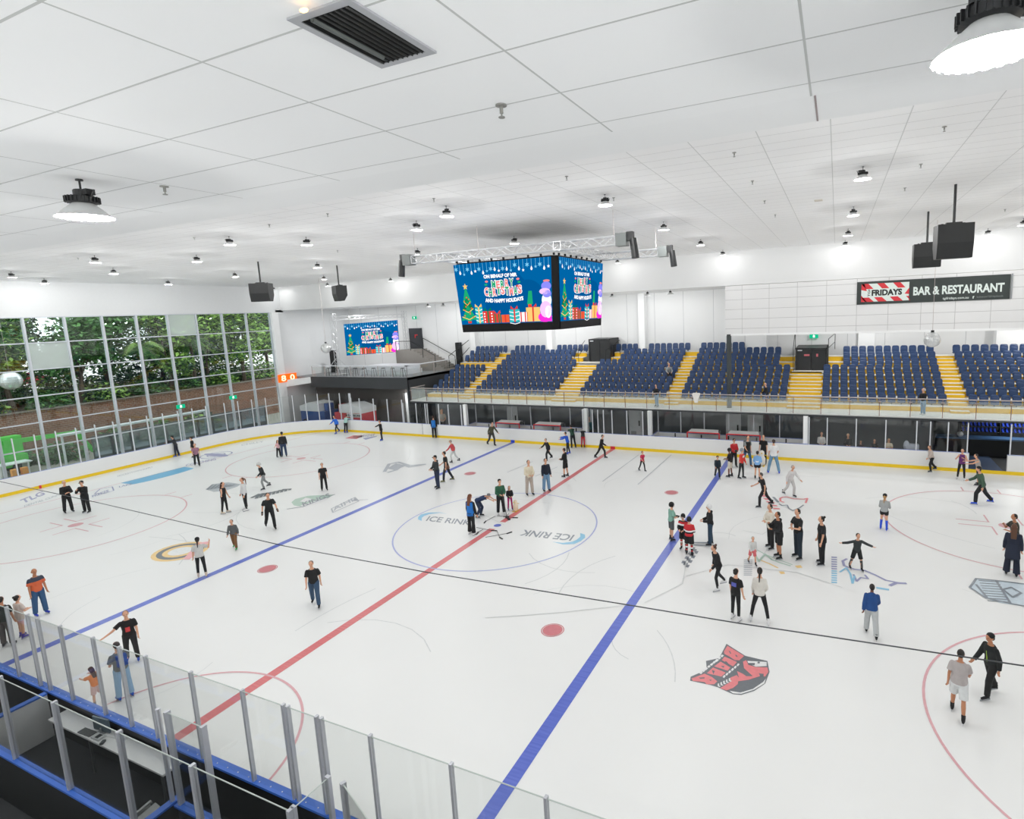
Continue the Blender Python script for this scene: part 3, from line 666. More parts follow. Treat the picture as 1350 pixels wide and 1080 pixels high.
# aisle half steps
aisles = [(-14.0, -13.0, 8), (-5.6, -3.68, 6), (3.12, 4.08, 8), (11.1, 13.03, 5), (19.88, 20.8, 8)]
for a, b, n in aisles:
    mb = MB()
    for i in range(n+1):
        y, z = trd(i)
        if i > n-1 and n != 5 and n != 6: continue
        mb.bb((a, y-DY/2, z-DZ-.01 if i else ZD), (b, y+.03, z-DZ/2), 0); mb.bb((a, y-DY/2-.01, z-DZ/2), (b, y+.03, z-DZ/2+.012), 1)
    mb.build('aisle_step', [YEL, TRD], root)
mb = MB(); mb.bb((-5.6, trd(6)[0], 5.18), (-2.9, 22.6, 5.25), 1); mb.bb((11.1, 20.35, 4.64), (13.45, 21.4, 4.72), 1); mb.build('landing', [YEL, TRD], root)
# entrance boxes
for (x0, x1, y, z0, z1, yb, k, lab) in ((-5.0, -3.1, 22.4, 5.25, 7.12, 24.5, 5, 'dark double door with a pale notice behind the middle stand'), (11.3, 13.35, 21.2, 4.72, 6.27, 24.5, 6, '')):
    r = thing('door_%d' % k, ((x0+x1)/2, y, z0), None, None, kind='structure')
    mb = MB(); mb.bb((x0, y, z0), (x0+.06, yb, z1)); mb.bb((x1-.06, y, z0), (x1, yb, z1)); mb.bb((x0, y, z1-.06), (x1, yb, z1)); mb.build('door_frame', DK, r)
    mb = MB()
    for a, b in ((x0+.07, (x0+x1)/2-.01), ((x0+x1)/2+.01, x1-.07)): mb.bb((a, y+.05, z0), (b, y+.1, z1-.07))
    mb.build('door_leaf', mat('door_black', '222426', rough=.4), r)
    mb = MB(); mb.bb((x0+.12, y+.03, z1-.2), (x0+.42, y+.05, z1-.12)); mb.build('notice', POSTW, r)
    if k == 6:
        mb = MB(); mb.bb((x0+.55, y+.03, z1-.55), (x0+.9, y+.05, z1-.43)); mb.bb((x1-.72, y+.03, z1-.6), (x1-.6, y+.05, z1-.4)); mb.build('door_sign', mat('sign_pinkred', 'd87078'), r)
def railpipe(name, label, paths, r=.022):
    root = thing(name, paths[0][0], label, 'handrail'); 
    mb = MB()
    for p in paths: mb.tube([Vector(q) for q in p], r)
    mb.build('rail', DK, root)
railpipe('stair_handrail', 'black pipe handrail left of the middle stand door', [[(-5.6, 21.6, 5.25), (-5.6, 21.6, 6.3), (-5.5, 22.8, 7.0)], [(-6.1, 21.9, 5.3), (-6.1, 21.9, 6.3), (-5.6, 22.2, 6.3)], [(-5.6, 21.6, 5.8), (-5.5, 22.8, 6.5)]])
railpipe('stair_handrail', 'black pipe handrail right of the middle stand door', [[(-3.2, 21.6, 5.25), (-3.2, 21.6, 6.2), (-2.3, 22.6, 7.0)], [(-2.7, 22, 5.4), (-2.7, 22, 6.7)], [(-2.3, 22.6, 5.8), (-2.3, 22.6, 7.0)]])
railpipe('stair_handrail', 'tall black handrail left of the dark door at the right stand', [[(11.2, 20.6, 4.72), (11.15, 20.9, 6.2), (11.2, 22.3, 7.6)], [(11.2, 22.3, 6.1), (11.2, 22.3, 7.6)]])
railpipe('stair_handrail', 'tall black handrail right of the dark door at the right stand', [[(13.4, 20.9, 4.72), (13.4, 20.9, 6.9), (13.8, 22.3, 7.2)], [(13.8, 22.3, 6.1), (13.8, 22.3, 7.8)], [(13.4, 20.9, 6.3), (13.8, 22.3, 6.6)]])
# seats
SB = mat('seat_blue', '1e3b66', rough=.45, var=.08, scale=20); SG = mat('seat_bracket', '3a3b3d', rough=.5)
def seatmesh(mb):
    w = .215
    pro = [(-w, .30), (-w, .52), (-w*.86, .60), (-w*.5, .625), (w*.5, .625), (w*.86, .60), (w, .52), (w, .30), (w*.85, .27), (-w*.85, .27)]
    def plate(dy, bow, top, bot, th, sc=1):
        ring0 = []; ring1 = []
        for x, z in pro:
            z2 = bot+(z-.27)*(top-bot)/.355
            yb = dy + bow*(x/w)**2 + (z2-bot)*.12
            ring0.append((x*sc, yb, z2)); ring1.append((x*sc, yb+th, z2))
        mb.loft([ring0, ring1], 0)
    plate(.45, -.05, .66, .22, .035)          # backrest
    plate(.36, -.035, .50, .10, .05, .93)      # folded seat pan
    mb.bb((-.02, .42, .0), (.02, .58, .3), 1); mb.bb((-.22, .40, .14), (.22, .47, .18), 1)
    return mb
ss = MB(); seatmesh(ss); me0 = ss.build('stadium_seat', [SB, SG], local=True)
for pgn in me0.data.polygons: pgn.use_smooth = False
allseats = []
for i in range(NR):
    y, z = trd(i)
    for a, b, k in rowspans(i):
        n = max(1, int(round((min(b, 27)-a)/.52))); st = (min(b, 27)-a)/n
        for j in range(n): allseats.append(((a+st*(j+.5), y+.12, z), i, k, j))
allseats.sort(key=lambda s: (Vector(s[0])-CAM).length)
BL = ['far left block', 'block left of middle door', 'block right of middle door', 'block around black pole', 'block right of wide door', 'rightmost block']
stuff = MB(); cnt = 0
for (p, i, k, j) in allseats:
    q = Vector(p)-CAM; zz = q.dot(_F); px = 675+PPX+FPX*q.dot(_R)/zz
    if px > 1385: continue
    if cnt < 300:
        o = me0 if cnt == 0 else me0.copy()
        if cnt: COL.objects.link(o)
        o.location = p
        tag(o, 'blue seat, %s row up, %s from left, %s' % (ORD[i], ORD[j], BL[k]), 'seat', 'blue folding seats of the grandstand')
        cnt += 1
    else:
        stuff.M = Matrix.Translation(p); seatmesh(stuff)
stuff.M = None
o = stuff.build('stadium_seats', [SB, SG]); tag(o, 'more distant blue folding seats filling the rest of the grandstand', 'seat', 'blue folding seats of the grandstand', 'stuff')
# black pole
mb = MB(); q = at(965, 530, 1, 16); mb.cyl((q.x-.17, 16, ZD), (q.x-.17, 16, 7.6), .15, n=20); o = mb.build('support_pole', mat('pole_dark', '3a4143', rough=.4)); tag(o, 'dark round pole rising from the walkway to the tiled panel', 'pole')
# ================================================================== near-side officials' box
def panel(name, x0, x1, y0, y1, z0, z1, m, parent): mb = MB(); mb.bb((x0, y0, z0), (x1, y1, z1)); return mb.build(name, m, parent)
YK = -15.95; ZK = 1.1
glass_run('rink_glass', 'near rink glass with aluminium posts along the blue capped boards', [(x, -W-.1) for x in (-7.2, -5.9, -4.4, -3.4, -2.95, -1.97, -.65, .33, 1.25, 2.7, 4.18, 5.3, 6.1, 7.23, 8.8, 10.38, 12, 13.5)], HB+.045, 2.93, postr=.031, pm=ALU, double=(11, 12), cap=True)
root = thing('officials_box', (-2.9, -15.9, 0), 'timekeeper box behind the near boards, black outside with blue caps', 'enclosure')
panel('outer_board', -8, 3.2, YK-.08, YK+.04, 0, ZK-.04, BBLK, root); panel('cap_rail', -8, 3.25, YK-.08, YK+.06, ZK-.04, ZK, CAPB, root)
panel('side_board', -3.0, -2.9, YK+.04, -W-.2, 0, ZK-.04, BOARD, root); panel('cap_rail', -3.02, -2.88, YK+.08, -W-.2, ZK-.04, ZK, CAPB, root)
panel('side_board', 3.15, 3.23, YK, -15.3, 0, ZK-.04, BBLK, root); panel('cap_rail', 3.13, 3.27, YK+.08, -15.28, ZK-.04, ZK, CAPB, root)
panel('side_board', 3.35, 4.45, -15.42, -15.34, 0, ZK-.04, BBLK, root); panel('cap_rail', 3.33, 4.5, -15.46, -15.32, ZK-.04, ZK, CAPB, root)
panel('latch', 3.26, 3.4, -15.5, -15.44, .7, .76, ALU, root)
glass_run('box_glass', 'taller glass at the back of the timekeeper box', [(x, YK) for x in (-7, -4.9, -2.95, -.9, 1.1, 3.12, 5.05, 7.17)], ZK, 2.87, postr=.038, pm=ALU, cap=True)
glass_run('box_glass', 'short glass gate panel beside the timekeeper box', [(3.42, -15.38), (4.4, -15.38)], ZK, 2.9, postr=.04, pm=ALU, cap=True)
glass_run('box_glass', 'glass cross panel with a white top edge right of the timekeeper box', [(7.17, YK+.05), (7.2, -15.35)], 0, 2.87, postr=.036, pm=ALU, cap=True)
glass_run('box_glass', 'small slanted glass panel near the bottom edge of the picture', [(7.5, -15.35), (8.4, -15.7)], 0, 2.87, postr=.036, pm=ALU, cap=True)
mb = MB(); mb.cyl((3.2, -15.4, ZK), (3.2, -15.4, 2.9), .04, n=8); o = mb.build('gate_post', ALU); tag(o, 'aluminium post at the end of the black gate board', 'post')
# table
TW = mat('table_white', 'e9eaea', rough=.35, var=.02)
root = thing('scorekeeper_table', (0, -14.6, 0), 'long white table against the near boards in the timekeeper box', 'table')
mb = MB(); mb.bb((-2.12, -14.98, .84), (2.1, -14.62, .88)); mb.build('tabletop', TW, root)
for x in (-1.95, -.6, .7, 1.95):
    mb = MB(); mb.bb((x-.02, -14.94, 0), (x+.02, -14.9, .84)); mb.build('leg', mat('leg_grey', '74777a', rough=.4, metal=.5), root)
q = (-.45, -14.74)
root = thing('monitor', (q[0], q[1], .88), 'grey backed computer monitor standing on the white table', 'monitor')
mb = MB(); mb.box((q[0], q[1], 1.06), (.5, .03, .3), rz=.1); mb.build('screen', mat('monitor_grey', '5f6f78', rough=.3), root)
mb = MB(); mb.cyl((q[0], q[1]-.03, .88), (q[0], q[1]-.03, 1.0), .02); mb.box((q[0], q[1]-.02, .885), (.22, .1, .012)); mb.build('stand', mat('stand_grey', '8a8f92'), root)
mb = MB(); mb.box((-.75, -14.88, .89), (.42, .15, .016), rz=.05); o = mb.build('keyboard', mat('keyboard_dark', '4c4f50', var=.3, scale=90)); tag(o, 'dark flat keyboard on the white table', 'keyboard')
mb = MB(); mb.box((-.32, -14.88, .905), (.26, .14, .045), rz=.05); mb.box((-.3, -14.88, .93), (.1, .1, .01), rz=.05, m=1); o = mb.build('control_panel', [mat('panel_light', 'c9cccd'), DK]); tag(o, 'small timer control console beside the keyboard', 'console')
mb = MB(); mb.box((-.05, -14.93, .9), (.06, .11, .04), rz=.6); o = mb.build('telephone_handset', mat('handset', '55595b')); tag(o, 'grey handset lying at the front edge of the table', 'handset')
mb = MB(); mb.box((.02, -14.75, .895), (.5, .04, .03), rz=.12); mb.box((.26, -14.72, .91), (.1, .07, .06), rz=.12); o = mb.build('cable_tray', TW); tag(o, 'white cable clip strip on the table', 'clip')
SH = mat('sheet_grey', 'b4b7b6', rough=.5, var=.15, scale=12)
for k in range(5):
    mb = MB(); M = Matrix.Translation((2.15+.05*k, -15.55+.04*k, .06+.085*k)) @ Euler((.12, .28, -.45+.12*k)).to_matrix().to_4x4()
    mb.M = M; mb.box((0, 0, 0), (.62-.05*k, .42, .03)); mb.box((-.28, 0, .035), (.04, .36, .05)); o = mb.build('folded_sheet', SH)
    tag(o, 'grey folded plastic panel in the box, %s' % ['bottom of its stack', 'second from the bottom of its stack', 'middle of its stack', 'second from the top of its stack', 'topmost of its stack'][k], 'panel', 'stack of folded plastic panels')
panel_ = MB(); panel_.bb((4.55, -15.62, 0), (4.85, -15.4, .02)); o = panel_.build('floor_hatch', mat('hatch', '777c7e')); tag(o, 'small grey floor plate behind the near boards', 'hatch')
# cable across the view
pts = [(-40, 627), (0, 635), (130, 663), (375, 720), (570, 756), (830, 798), (975, 822), (1350, 878), (1420, 888)]
mb = MB(); cp = []
for a, b in zip(pts, pts[1:]): cp.append(at(*a, 1, -16.6))
cp.append(at(*pts[-1], 1, -16.6))
mb.tube(cp, .0045, n=6); o = mb.build('tension_cable', mat('cable_dark', '33363a', rough=.4), smooth=True); tag(o, 'thin dark cable stretched across the whole view above the ice', 'cable')
# ================================================================== ceiling fittings
q = [at(x/1.9286, y/1.9286, 2, ZC) for x, y in ((728, 45), (975, 168), (1110, 130), (890, -5))]
vx0, vx1 = q[0].x, (q[2].x); vy0, vy1 = q[0].y, q[1].y
print('vent', [tuple(round(c, 2) for c in p) for p in q])
root = thing('ceiling_vent', ((vx0+vx1)/2, (vy0+vy1)/2, ZC), 'black slatted grille in a silver frame set into the near ceiling', 'vent')
mb = MB(); w = .038
for a, b in (((vx0, vy0), (vx1, vy0+w)), ((vx0, vy1-w), (vx1, vy1)), ((vx0, vy0+w), (vx0+w, vy1-w)), ((vx1-w, vy0+w), (vx1, vy1-w))): mb.bb((a[0], a[1], ZC-.01), (b[0], b[1], ZC))
mb.build('frame', mat('frame_silver', 'a8aaae', rough=.4), root)
mb = MB(); mb.bb((vx0+w, vy0+w, ZC-.006), (vx1-w, vy1-w, ZC-.002)); mb.build('backing', mat('vent_black', '0b0d0d', rough=.6, spec=.2), root)
for k in range(9):
    x = vx0+w+(vx1-vx0-2*w)*(k+.5)/9; mb = MB()
    mb.box((x, (vy0+vy1)/2, ZC-.009), (.003, vy1-vy0-2*w, .01), rot=Matrix.Rotation(.4, 3, 'Y')); mb.build('slat', mat('vent_slat', '1b1e1e' if k != 2 else '1b1e1e', rough=.4), root)
x = vx0+(vx1-vx0)*.3; mb = MB(); mb.cyl((x, vy0+w, ZC-.014), (x, vy1-.1, ZC-.014), .012, n=8); mb.build('bar', mat('vent_bar', '4e5452', rough=.4), root)
mb = MB(); p = at(401, 17, 2, ZC-.04); mb.ell((p.x, p.y, ZC-.03), (.022, .012, .008)); mb.build('reflection_glow', mat('warm_reflection', 'ffc27a', emit=5), root)['label'] = 'small glowing spot for a warm reflection'  # glowing bead stands in for an orange reflection in the vent
SPK = mat('sprinkler_grey', '8f8f8a', rough=.35, metal=.4)
spr = [(661, 145, ZC), (217, 250, ZC), (968, 203, ZH), (992, 240, ZH), (1008, 266, ZH), (1022, 284, ZH), (1245, 169, ZH), (1214, 218, ZH), (1193, 249, ZH), (747, 234, ZH), (1325, 277, ZH), (809, 262, ZH), (432, 283, ZH), (256, 314, ZH), (572, 263, ZH), (103, 341, ZH), (445, 331, ZH), (355, 297, ZH)]
for k, (x, y, z) in enumerate(sorted(spr)):
    p = at(x, y, 2, z-.03); s = 1.0 if z == ZC else 1.25
    mb = MB(); mb.lathe([(.035*s, 0), (.035*s, -.008*s)], c=(p.x, p.y, z), n=12); mb.cyl((p.x, p.y, z), (p.x, p.y, z-.05*s), .012*s, n=8); mb.cyl((p.x, p.y, z-.04*s), (p.x, p.y, z-.075*s), .005*s, n=6); mb.lathe([(.02*s, -.07*s), (.02*s, -.076*s)], c=(p.x, p.y, z), n=10)
    o = mb.build('sprinkler', [SPK]); tag(o, 'small grey sprinkler head on the ceiling, %s from the left' % ORD[k], 'sprinkler', 'ceiling sprinklers')
mb = MB(); p = at(1079, 264, 2, ZH); mb.box((p.x, p.y, ZH-.01), (.25, .3, .02)); o = mb.build('ceiling_hatch', mat('hatch_cream', 'd6cfc3')); tag(o, 'small cream patch plate on the raised ceiling', 'plate')
# ================================================================== scoreboard
BLK = mat('screen_black', '0a0a0b', rough=.5, spec=.2)
def em(n, c, s=1.0): return mat('led_'+n, c, emit=s)
PAL = [em('blue', '0066a8'), em('deep', '005a9a'), em('white', 'ffffff', 1.15), em('sky', '7fd0f5'), em('green', '1fae78'), em('dgreen', '0d7d50'), em('red', 'e8433a'), em('pink', 'ff8f8f'), em('yellow', 'ffd27a'), em('orange', 'f4663c'), em('teal', '3cc4c4'), em('magenta', 'ff2fd0', 1.2), em('violet', '8d8cff', 1.1), em('black', '050505', .3), em('lilac', 'f2c8f8', 1.1)]
B_, D_, W_, S_, G_, DG_, R_, P_, Y_, O_, T_, M_, V_, K_, L_ = range(15)
def art(TL, TR, BR, BL, out):
    """festive greeting drawn on a flat panel; u right, v down"""
    TL, TR, BR, BL = map(Vector, (TL, TR, BR, BL)); nrm = (TR-TL).cross(BL-TL).normalized()
    if nrm.dot(Vector(out)) < 0: nrm = -nrm
    mb = MB(); lay = [0]
    def pt(u, v, l): return (TL*(1-u)+TR*u)*(1-v)+(BL*(1-u)+BR*u)*v + nrm*(.004+.0016*l)
    asp = (TR-TL).length/(BL-TL).length
    def pg(pts, m, l=1): mb.face([pt(u, v, l) for u, v in pts], m)
    def el(u, v, r, m, l=1, ry=None, n=14): pg([(u+r/asp*math.cos(2*PI*k/n), v+(ry or r)*math.sin(2*PI*k/n)) for k in range(n)], m, l)
    def rc(u0, v0, u1, v1, m, l=1): pg([(u0, v0), (u1, v0), (u1, v1), (u0, v1)], m, l)
    def star(u, v, r, m, l=2, n=5, inner=.45): pg([(u+(r if k % 2 == 0 else r*inner)/asp*math.sin(PI*k/n), v-(r if k % 2 == 0 else r*inner)*math.cos(PI*k/n)) for k in range(2*n)], m, l)
    def tx(s, u0, v0, u1, v1, m, l=3, bold=.03, curve=0):
        o = pt(u0, v1, l); put_text(mb, s, o, pt(u1, v1, l)-o, pt(u0, v0, l)-o, m, bold, curve)
    rc(0, 0, 1, 1, B_, 0); el(.55, .55, .4, D_, 1, n=30); el(.76, .62, .3, D_, 1, n=30); rc(.3, .55, .8, 1, D_, 1)
    rnd = random.Random(3)
    for k in range(24):
        u = .02+k*.0415; v = .05+.03*(k % 3)+.05*((k*7) % 5)/5; rc(u-.0015, 0, u+.0015, v, S_, 2)
        if k % 3 == 0: star(u, v+.03, .045, S_, 3, 6, .4)
        elif k % 3 == 1: pg([(u, v), (u+.012, v+.05), (u-.012, v+.05)], W_, 3); el(u, v+.055, .016, W_, 3)
        else: star(u, v+.02, .028, W_ if k % 2 else S_, 3)
    tx('ON BEHALF OF MIR', .31, .2, .66, .26, W_, 3, .05)
    for word, v0, v1, u0, u1 in (('MERRY', .30, .42, .385, .62), ('CHRISTMAS', .41, .54, .30, .70)):
        n = len(word); st = (u1-u0)/n
        for k, ch in enumerate(word):
            w = st*.86 if ch != 'I' else st*.35; uu = u0+st*k+(st-w)/2; dv = .012*math.sin(k*1.3)
            tx(ch, uu-.006, v0-.01+dv, uu+w+.006, v1+.01+dv, W_, 3, .09); tx(ch, uu, v0+dv, uu+w, v1+dv, (G_, P_)[(k+(n == 9)) % 2], 4, .04)
    pg([(.29, .6), (.5, .62), (.71, .575), (.72, .62), (.5, .675), (.285, .65)], D_, 2); tx('AND HAPPY HOLIDAYS', .3, .575, .71, .64, W_, 4, .06, curve=-.35)
    for a, b, c in ((.335, .31, P_), (.325, .36, G_), (.33, .415, R_), (.665, .3, P_), (.675, .35, G_), (.66, .41, R_)): el(a, b, .03, c, 3, .018)
    # tree
    pg([(.075, .98), (.075, .92), (.115, .92), (.115, .98)], R_, 2)
    for v0, v1, w in ((.72, .94, .095), (.58, .78, .075), (.42, .64, .05)): pg([(.095, v0-.06), (.095+w, v1), (.095+w*.5, v1-.02), (.095, v1+.01), (.095-w*.5, v1-.02), (.095-w, v1)], G_ if v0 != .58 else DG_, 3)
    for v, w in ((.62, .035), (.74, .06), (.86, .08)): pg([(.095-w, v), (.095, v+.05), (.095+w, v-.01), (.095+w, v+.005), (.095, v+.065), (.095-w, v+.015)], Y_, 4)
    for k in range(12): el(.095+.055*math.sin(k*2.4)*(.5+k/24), .55+.03*k, .014, O_, 5, n=8)
    star(.095, .37, .055, Y_, 4)
    def gift(u0, v0, u1, m, rib, pat=None, bow=True):
        rc(u0, v0, u1, .985, m, 4); c = (u0+u1)/2
        if pat == 'dot':
            for a in range(3):
                for b in range(4): el(u0+(u1-u0)*(a+.5)/3, v0+.04+.045*b, .014, W_, 5, n=8)
        if pat == 'str':
            for a in range(4): rc(u0+(u1-u0)*(a+.15)/4, v0, u0+(u1-u0)*(a+.55)/4, .985, W_ if m == R_ else rib, 5)
        if pat == 'wav':
            for a in range(4): pg([(u0, v0+.03+a*.06), (c, v0+.05+a*.06), (u1, v0+.03+a*.06), (u1, v0+.042+a*.06), (c, v0+.062+a*.06), (u0, v0+.042+a*.06)], W_, 5)
        rc(c-.008, v0, c+.008, .985, rib, 6)
        if bow: pg([(c, v0), (c-.035, v0-.06), (c-.04, v0-.01)], rib, 6); pg([(c, v0), (c+.035, v0-.06), (c+.04, v0-.01)], rib, 6)
    gift(.175, .72, .255, T_, Y_, 'wav'); gift(.255, .79, .375, R_, DG_, 'dot'); gift(.375, .84, .455, DG_, R_, 'str'); gift(.46, .86, .545, O_, R_, None, False)
    gift(.55, .78, .66, T_, R_, 'wav'); gift(.655, .83, .745, R_, W_, 'str', False); gift(.73, .76, .875, Y_, R_)
    pg([(.765, .5), (.80, .5), (.805, .71), (.745, .71)], G_, 3); rc(.755, .71, .79, .76, O_, 3)
    for u, v, r, c, ry in ((.95, .36, .06, P_, .02), (.95, .44, .09, V_, .07), (.93, .52, .1, L_, .05), (.97, .56, .08, V_, .06), (.95, .66, .09, W_, .12), (.95, .8, .11, L_, .13), (.93, .92, .13, M_, .08), (.96, .84, .06, W_, .1)): el(min(u, .995-r/asp), v, r, c, 5+int(v*10) % 3, ry)
    rc(.88, .95, .995, .99, M_, 9)
    return mb
sx0, sx1, sy0, sy1, st, sb = .07, 4.63, -2.0, 2.5, 11.48, 8.8
root = thing('hanging_scoreboard', ((sx0+sx1)/2, (sy0+sy1)/2, sb), 'four sided hanging video scoreboard showing a festive greeting above centre ice', 'scoreboard')
ins = .14
def sq(z, e):
    f = (st-z)/(st-sb)*ins + e; c = .2
    x0, x1, y0, y1 = sx0+f, sx1-f, sy0+f, sy1-f
    return [(x0+c, y0, z), (x1-c, y0, z), (x1, y0+c, z), (x1, y1-c, z), (x1-c, y1, z), (x0+c, y1, z), (x0, y1-c, z), (x0, y0+c, z)]
mb = MB(); mb.loft([sq(sb, .02), sq(st, .02)]); mb.build('cabinet', BLK, root)
def fc(side, z, off=-.0):
    f = (st-z)/(st-sb)*ins + off; c0 = .06; c1 = .21
    x0, x1, y0, y1 = sx0+f, sx1-f, sy0+f, sy1-f
    return {'front': ((x0+c0, y0, z), (x1-c1, y0, z)), 'right': ((x1, y0+c1, z), (x1, y1-c0, z)), 'back': ((x1-c0, y1, z), (x0+c0, y1, z)), 'left': ((x0, y1-c0, z), (x0, y0+c0, z))}[side]
for side, out in (('front', (0, -1, 0)), ('right', (1, 0, 0)), ('back', (0, 1, 0)), ('left', (-1, 0, 0))):
    tl, tr = fc(side, st-.05); bl, br = fc(side, sb+.3)
    art(tl, tr, br, bl, out).build('screen', PAL, root)
    mb = MB(); a, b = fc(side, sb+.3); c, d = fc(side, sb); o_ = Vector(out)*.004
    mb.face([Vector(p)+o_ for p in (a, b, d, c)]); mb.build('lower_fascia', BLK, root)
mb = MB()
for k in range(9):
    x = sx0+.2+k*.53; mb.bb((x, sy0-.03, st), (x+.06, sy0+.03, st+.08)); y = sy0+.2+k*.5; mb.bb((sx1-.03, y, st), (sx1+.03, y+.06, st+.08))
mb.build('hanging_bracket', BLK, root)
# trusses
TRS = mat('truss_aluminium', 'c8cacc', rough=.35, metal=.3)
def truss(mb, a, b, s=.3, step=.42):
    a = Vector(a); b = Vector(b); d = (b-a).normalized(); L = (b-a).length
    up = Vector((0, 0, 1)) if abs(d.z) < .9 else Vector((1, 0, 0)); u = d.cross(up).normalized(); v = u.cross(d)
    cs = [u*i*s/2+v*j*s/2 for i, j in ((-1, -1), (1, -1), (1, 1), (-1, 1))]
    for c in cs: mb.cyl(a+c, b+c, .022, n=6)
    n = max(1, int(L/step))
    for k in range(n):
        p = a+d*(L*k/n); q = a+d*(L*(k+1)/n)
        for j in range(4):
            c0, c1 = cs[j], cs[(j+1) % 4]
            mb.cyl(p+(c0 if k % 2 else c1), q+(c1 if k % 2 else c0), .011, n=4, caps=False)
    for p in (a, b):
        for j in range(4): mb.cyl(p+cs[j], p+cs[(j+1) % 4], .016, n=4)
zt = at(680, 330, 1, -2.25).z; print('truss z', zt)
xa = at(545, 342, 1, -2.25).x; xb = at(813, 318, 1, -2.25).x; xc = at(868, 332, 1, 2.75).x
root = thing('lighting_truss', (2.3, .2, zt), 'silver lighting truss frame hanging above the scoreboard', 'truss')
for a, b in (((xa, -2.25, zt), (xb, -2.25, zt)), ((xa, 2.75, zt), (xc, 2.75, zt)), ((sx1+.25, -2.4, zt), (sx1+.25, 2.9, zt)), ((sx0-.25, -2.4, zt), (sx0-.25, 2.9, zt))):
    mb = MB(); truss(mb, a, b, .28); mb.build('truss_beam', TRS, root)
for x, y in ((xa+.1, -2.25), (xb-.1, -2.25), (xa+.1, 2.75), (xc-.1, 2.75), (1.5, -2.25)):
    mb = MB(); mb.cyl((x, y, zt+.1), (x, y, ZH), .008, n=5); mb.build('suspension_wire', STEEL, root)
for k, (x, y, lab) in enumerate(((xa, -2.25, 'front left'), (xa, 2.75, 'rear left'), (xb, -2.25, 'front right'), (xc, 2.75, 'rear right'))):
    s = -1 if k < 2 else 1
    root = thing('moving_spotlight', (x, y, zt), 'black moving spotlight clamped to the %s end of the scoreboard truss' % lab, 'spotlight')
    mb = MB(); mb.bb((x+s*.02, y-.2, zt-.2), (x+s*.4, y+.15, zt+.22)); mb.build('base_housing', mat('spot_grey', '6c7170', rough=.5), root)
    mb = MB(); mb.bb((x+s*.38, y-.1, zt-.05), (x+s*.6, y+.1, zt+.25)); mb.build('yoke', DK, root)
    mb = MB(); mb.cyl((x+s*.58, y, zt+.02), (x+s*.66, y-.02, zt-.62), .12, .13, n=16); mb.build('lamp_barrel', DK, root, smooth=False)
# speakers on poles
def speaker(px0, py0, pxm, pyt, pyb, lab, w=.95, rz=0, zc=ZH):
    c = at(px0, py0, 2, zc); x, y = c.x, c.y; zt_ = at(pxm, pyt, 1, y).z; zb = at(pxm, pyb, 1, y).z; h = zt_-zb
    root = thing('ceiling_speaker', (x, y, zb), lab, 'speaker')
    mb = MB(); mb.cyl((x, y, zt_), (x, y, zc), .04, n=10); mb.build('pole', DK, root)
    mb = MB(); mb.M = Matrix.Translation((x, y, zb)) @ Matrix.Rotation(rz, 4, 'Z')
    d = w*.62
    pr = [(-d*.5, h), (d*.5, h), (d*.5, h*.35), (d*.2, 0), (-d*.35, 0), (-d*.5, h*.45)]
    mb.prism([(-w/2, p[0], p[1]) for p in pr], (w, 0, 0)); mb.build('cabinet', mat('speaker_black', '17191a', rough=.55), root)
    mb = MB(); mb.M = Matrix.Translation((x, y, zt_)) @ Matrix.Rotation(rz, 4, 'Z'); mb.box((0, 0, .03), (w*.45, .12, .07))
    for k in range(4): mb.box((-w*.3+k*w*.2, .1, .02), (.06, .06, .06))
    mb.build('mounting_bracket', DK, root)
speaker(340, 345, 342, 374, 398, 'black angular speaker hanging on a pole, leftmost of the four', .98, .5)
speaker(444, 350, 447, 377, 397, 'black speaker hanging on a pole left of the scoreboard', 1.0, -.5)
speaker(1224, 279, 1219, 322, 353, 'black speaker hanging on a pole, farther of the two above the restaurant sign', .95, 0)
speaker(1260, 243, 1258, 296, 341, 'larger black speaker hanging on a pole, nearer of the two above the restaurant sign', .95, .08)
# mirror balls
MIR = mat('mirror_ball', 'd3d6d6', rough=.2, metal=.45, var=.5, scale=26)
for (x, y, r, Y, lab) in ((1229, 448, 10, 9, 'white faceted mirror ball hanging before the right stand'), (430, 459, 6.5, 11, 'small white mirror ball hanging left of the stage screen'), (14, 502, 12, -1, 'large mirror ball hanging in front of the left windows')):
    c = at(x, y, 1, Y); rr = r*((c-CAM).dot(_F))/FPX
    root = thing('mirror_ball', tuple(c), lab, 'mirror ball')
    mb = MB(); mb.ell(tuple(c), (rr, rr, rr), n=20); mb.build('ball', MIR, root)
    mb = MB(); mb.cyl(c+Vector((0, 0, rr)), (c.x, c.y, ZH), .009, n=5); mb.build('cord', STEEL, root)
    mb = MB(); mb.cyl(c+Vector((0, 0, rr*.97)), c+Vector((0, 0, rr*1.25)), rr*.2, n=10); mb.build('motor', DK, root)
# exit signs
GX = em('exit_green', '18b98a', 1.1)
def exitsign(c, w, h, axis, lab, drop=None):
    root = thing('exit_sign', tuple(c), lab, 'exit sign'); x, y, z = c; mb = MB(); m2 = MB(); 
    if axis == 'y':
        mb.bb((x-w/2, y, z-h/2), (x+w/2, y+.06, z+h/2)); m2.bb((x-w*.12, y-.006, z-h*.3), (x+w*.12, y, z+h*.3)); m2.ell((x-w*.02, y-.004, z+h*.32), (w*.06, .004, h*.1), n=8)
    else:
        mb.bb((x-.06, y-w/2, z-h/2), (x, y+w/2, z+h/2)); m2.bb((x, y-w*.12, z-h*.3), (x+.006, y+w*.12, z+h*.3)); m2.ell((x+.004, y, z+h*.32), (.004, w*.06, h*.1), n=8)
    mb.build('sign_box', GX, root); m2.build('symbol', em('white', 'ffffff'), root)
    if drop: mb = MB(); mb.cyl((x, y+.03, z+h/2), (x, y+.03, z+h/2+drop), .012, n=5); mb.build('bracket', DK, root)
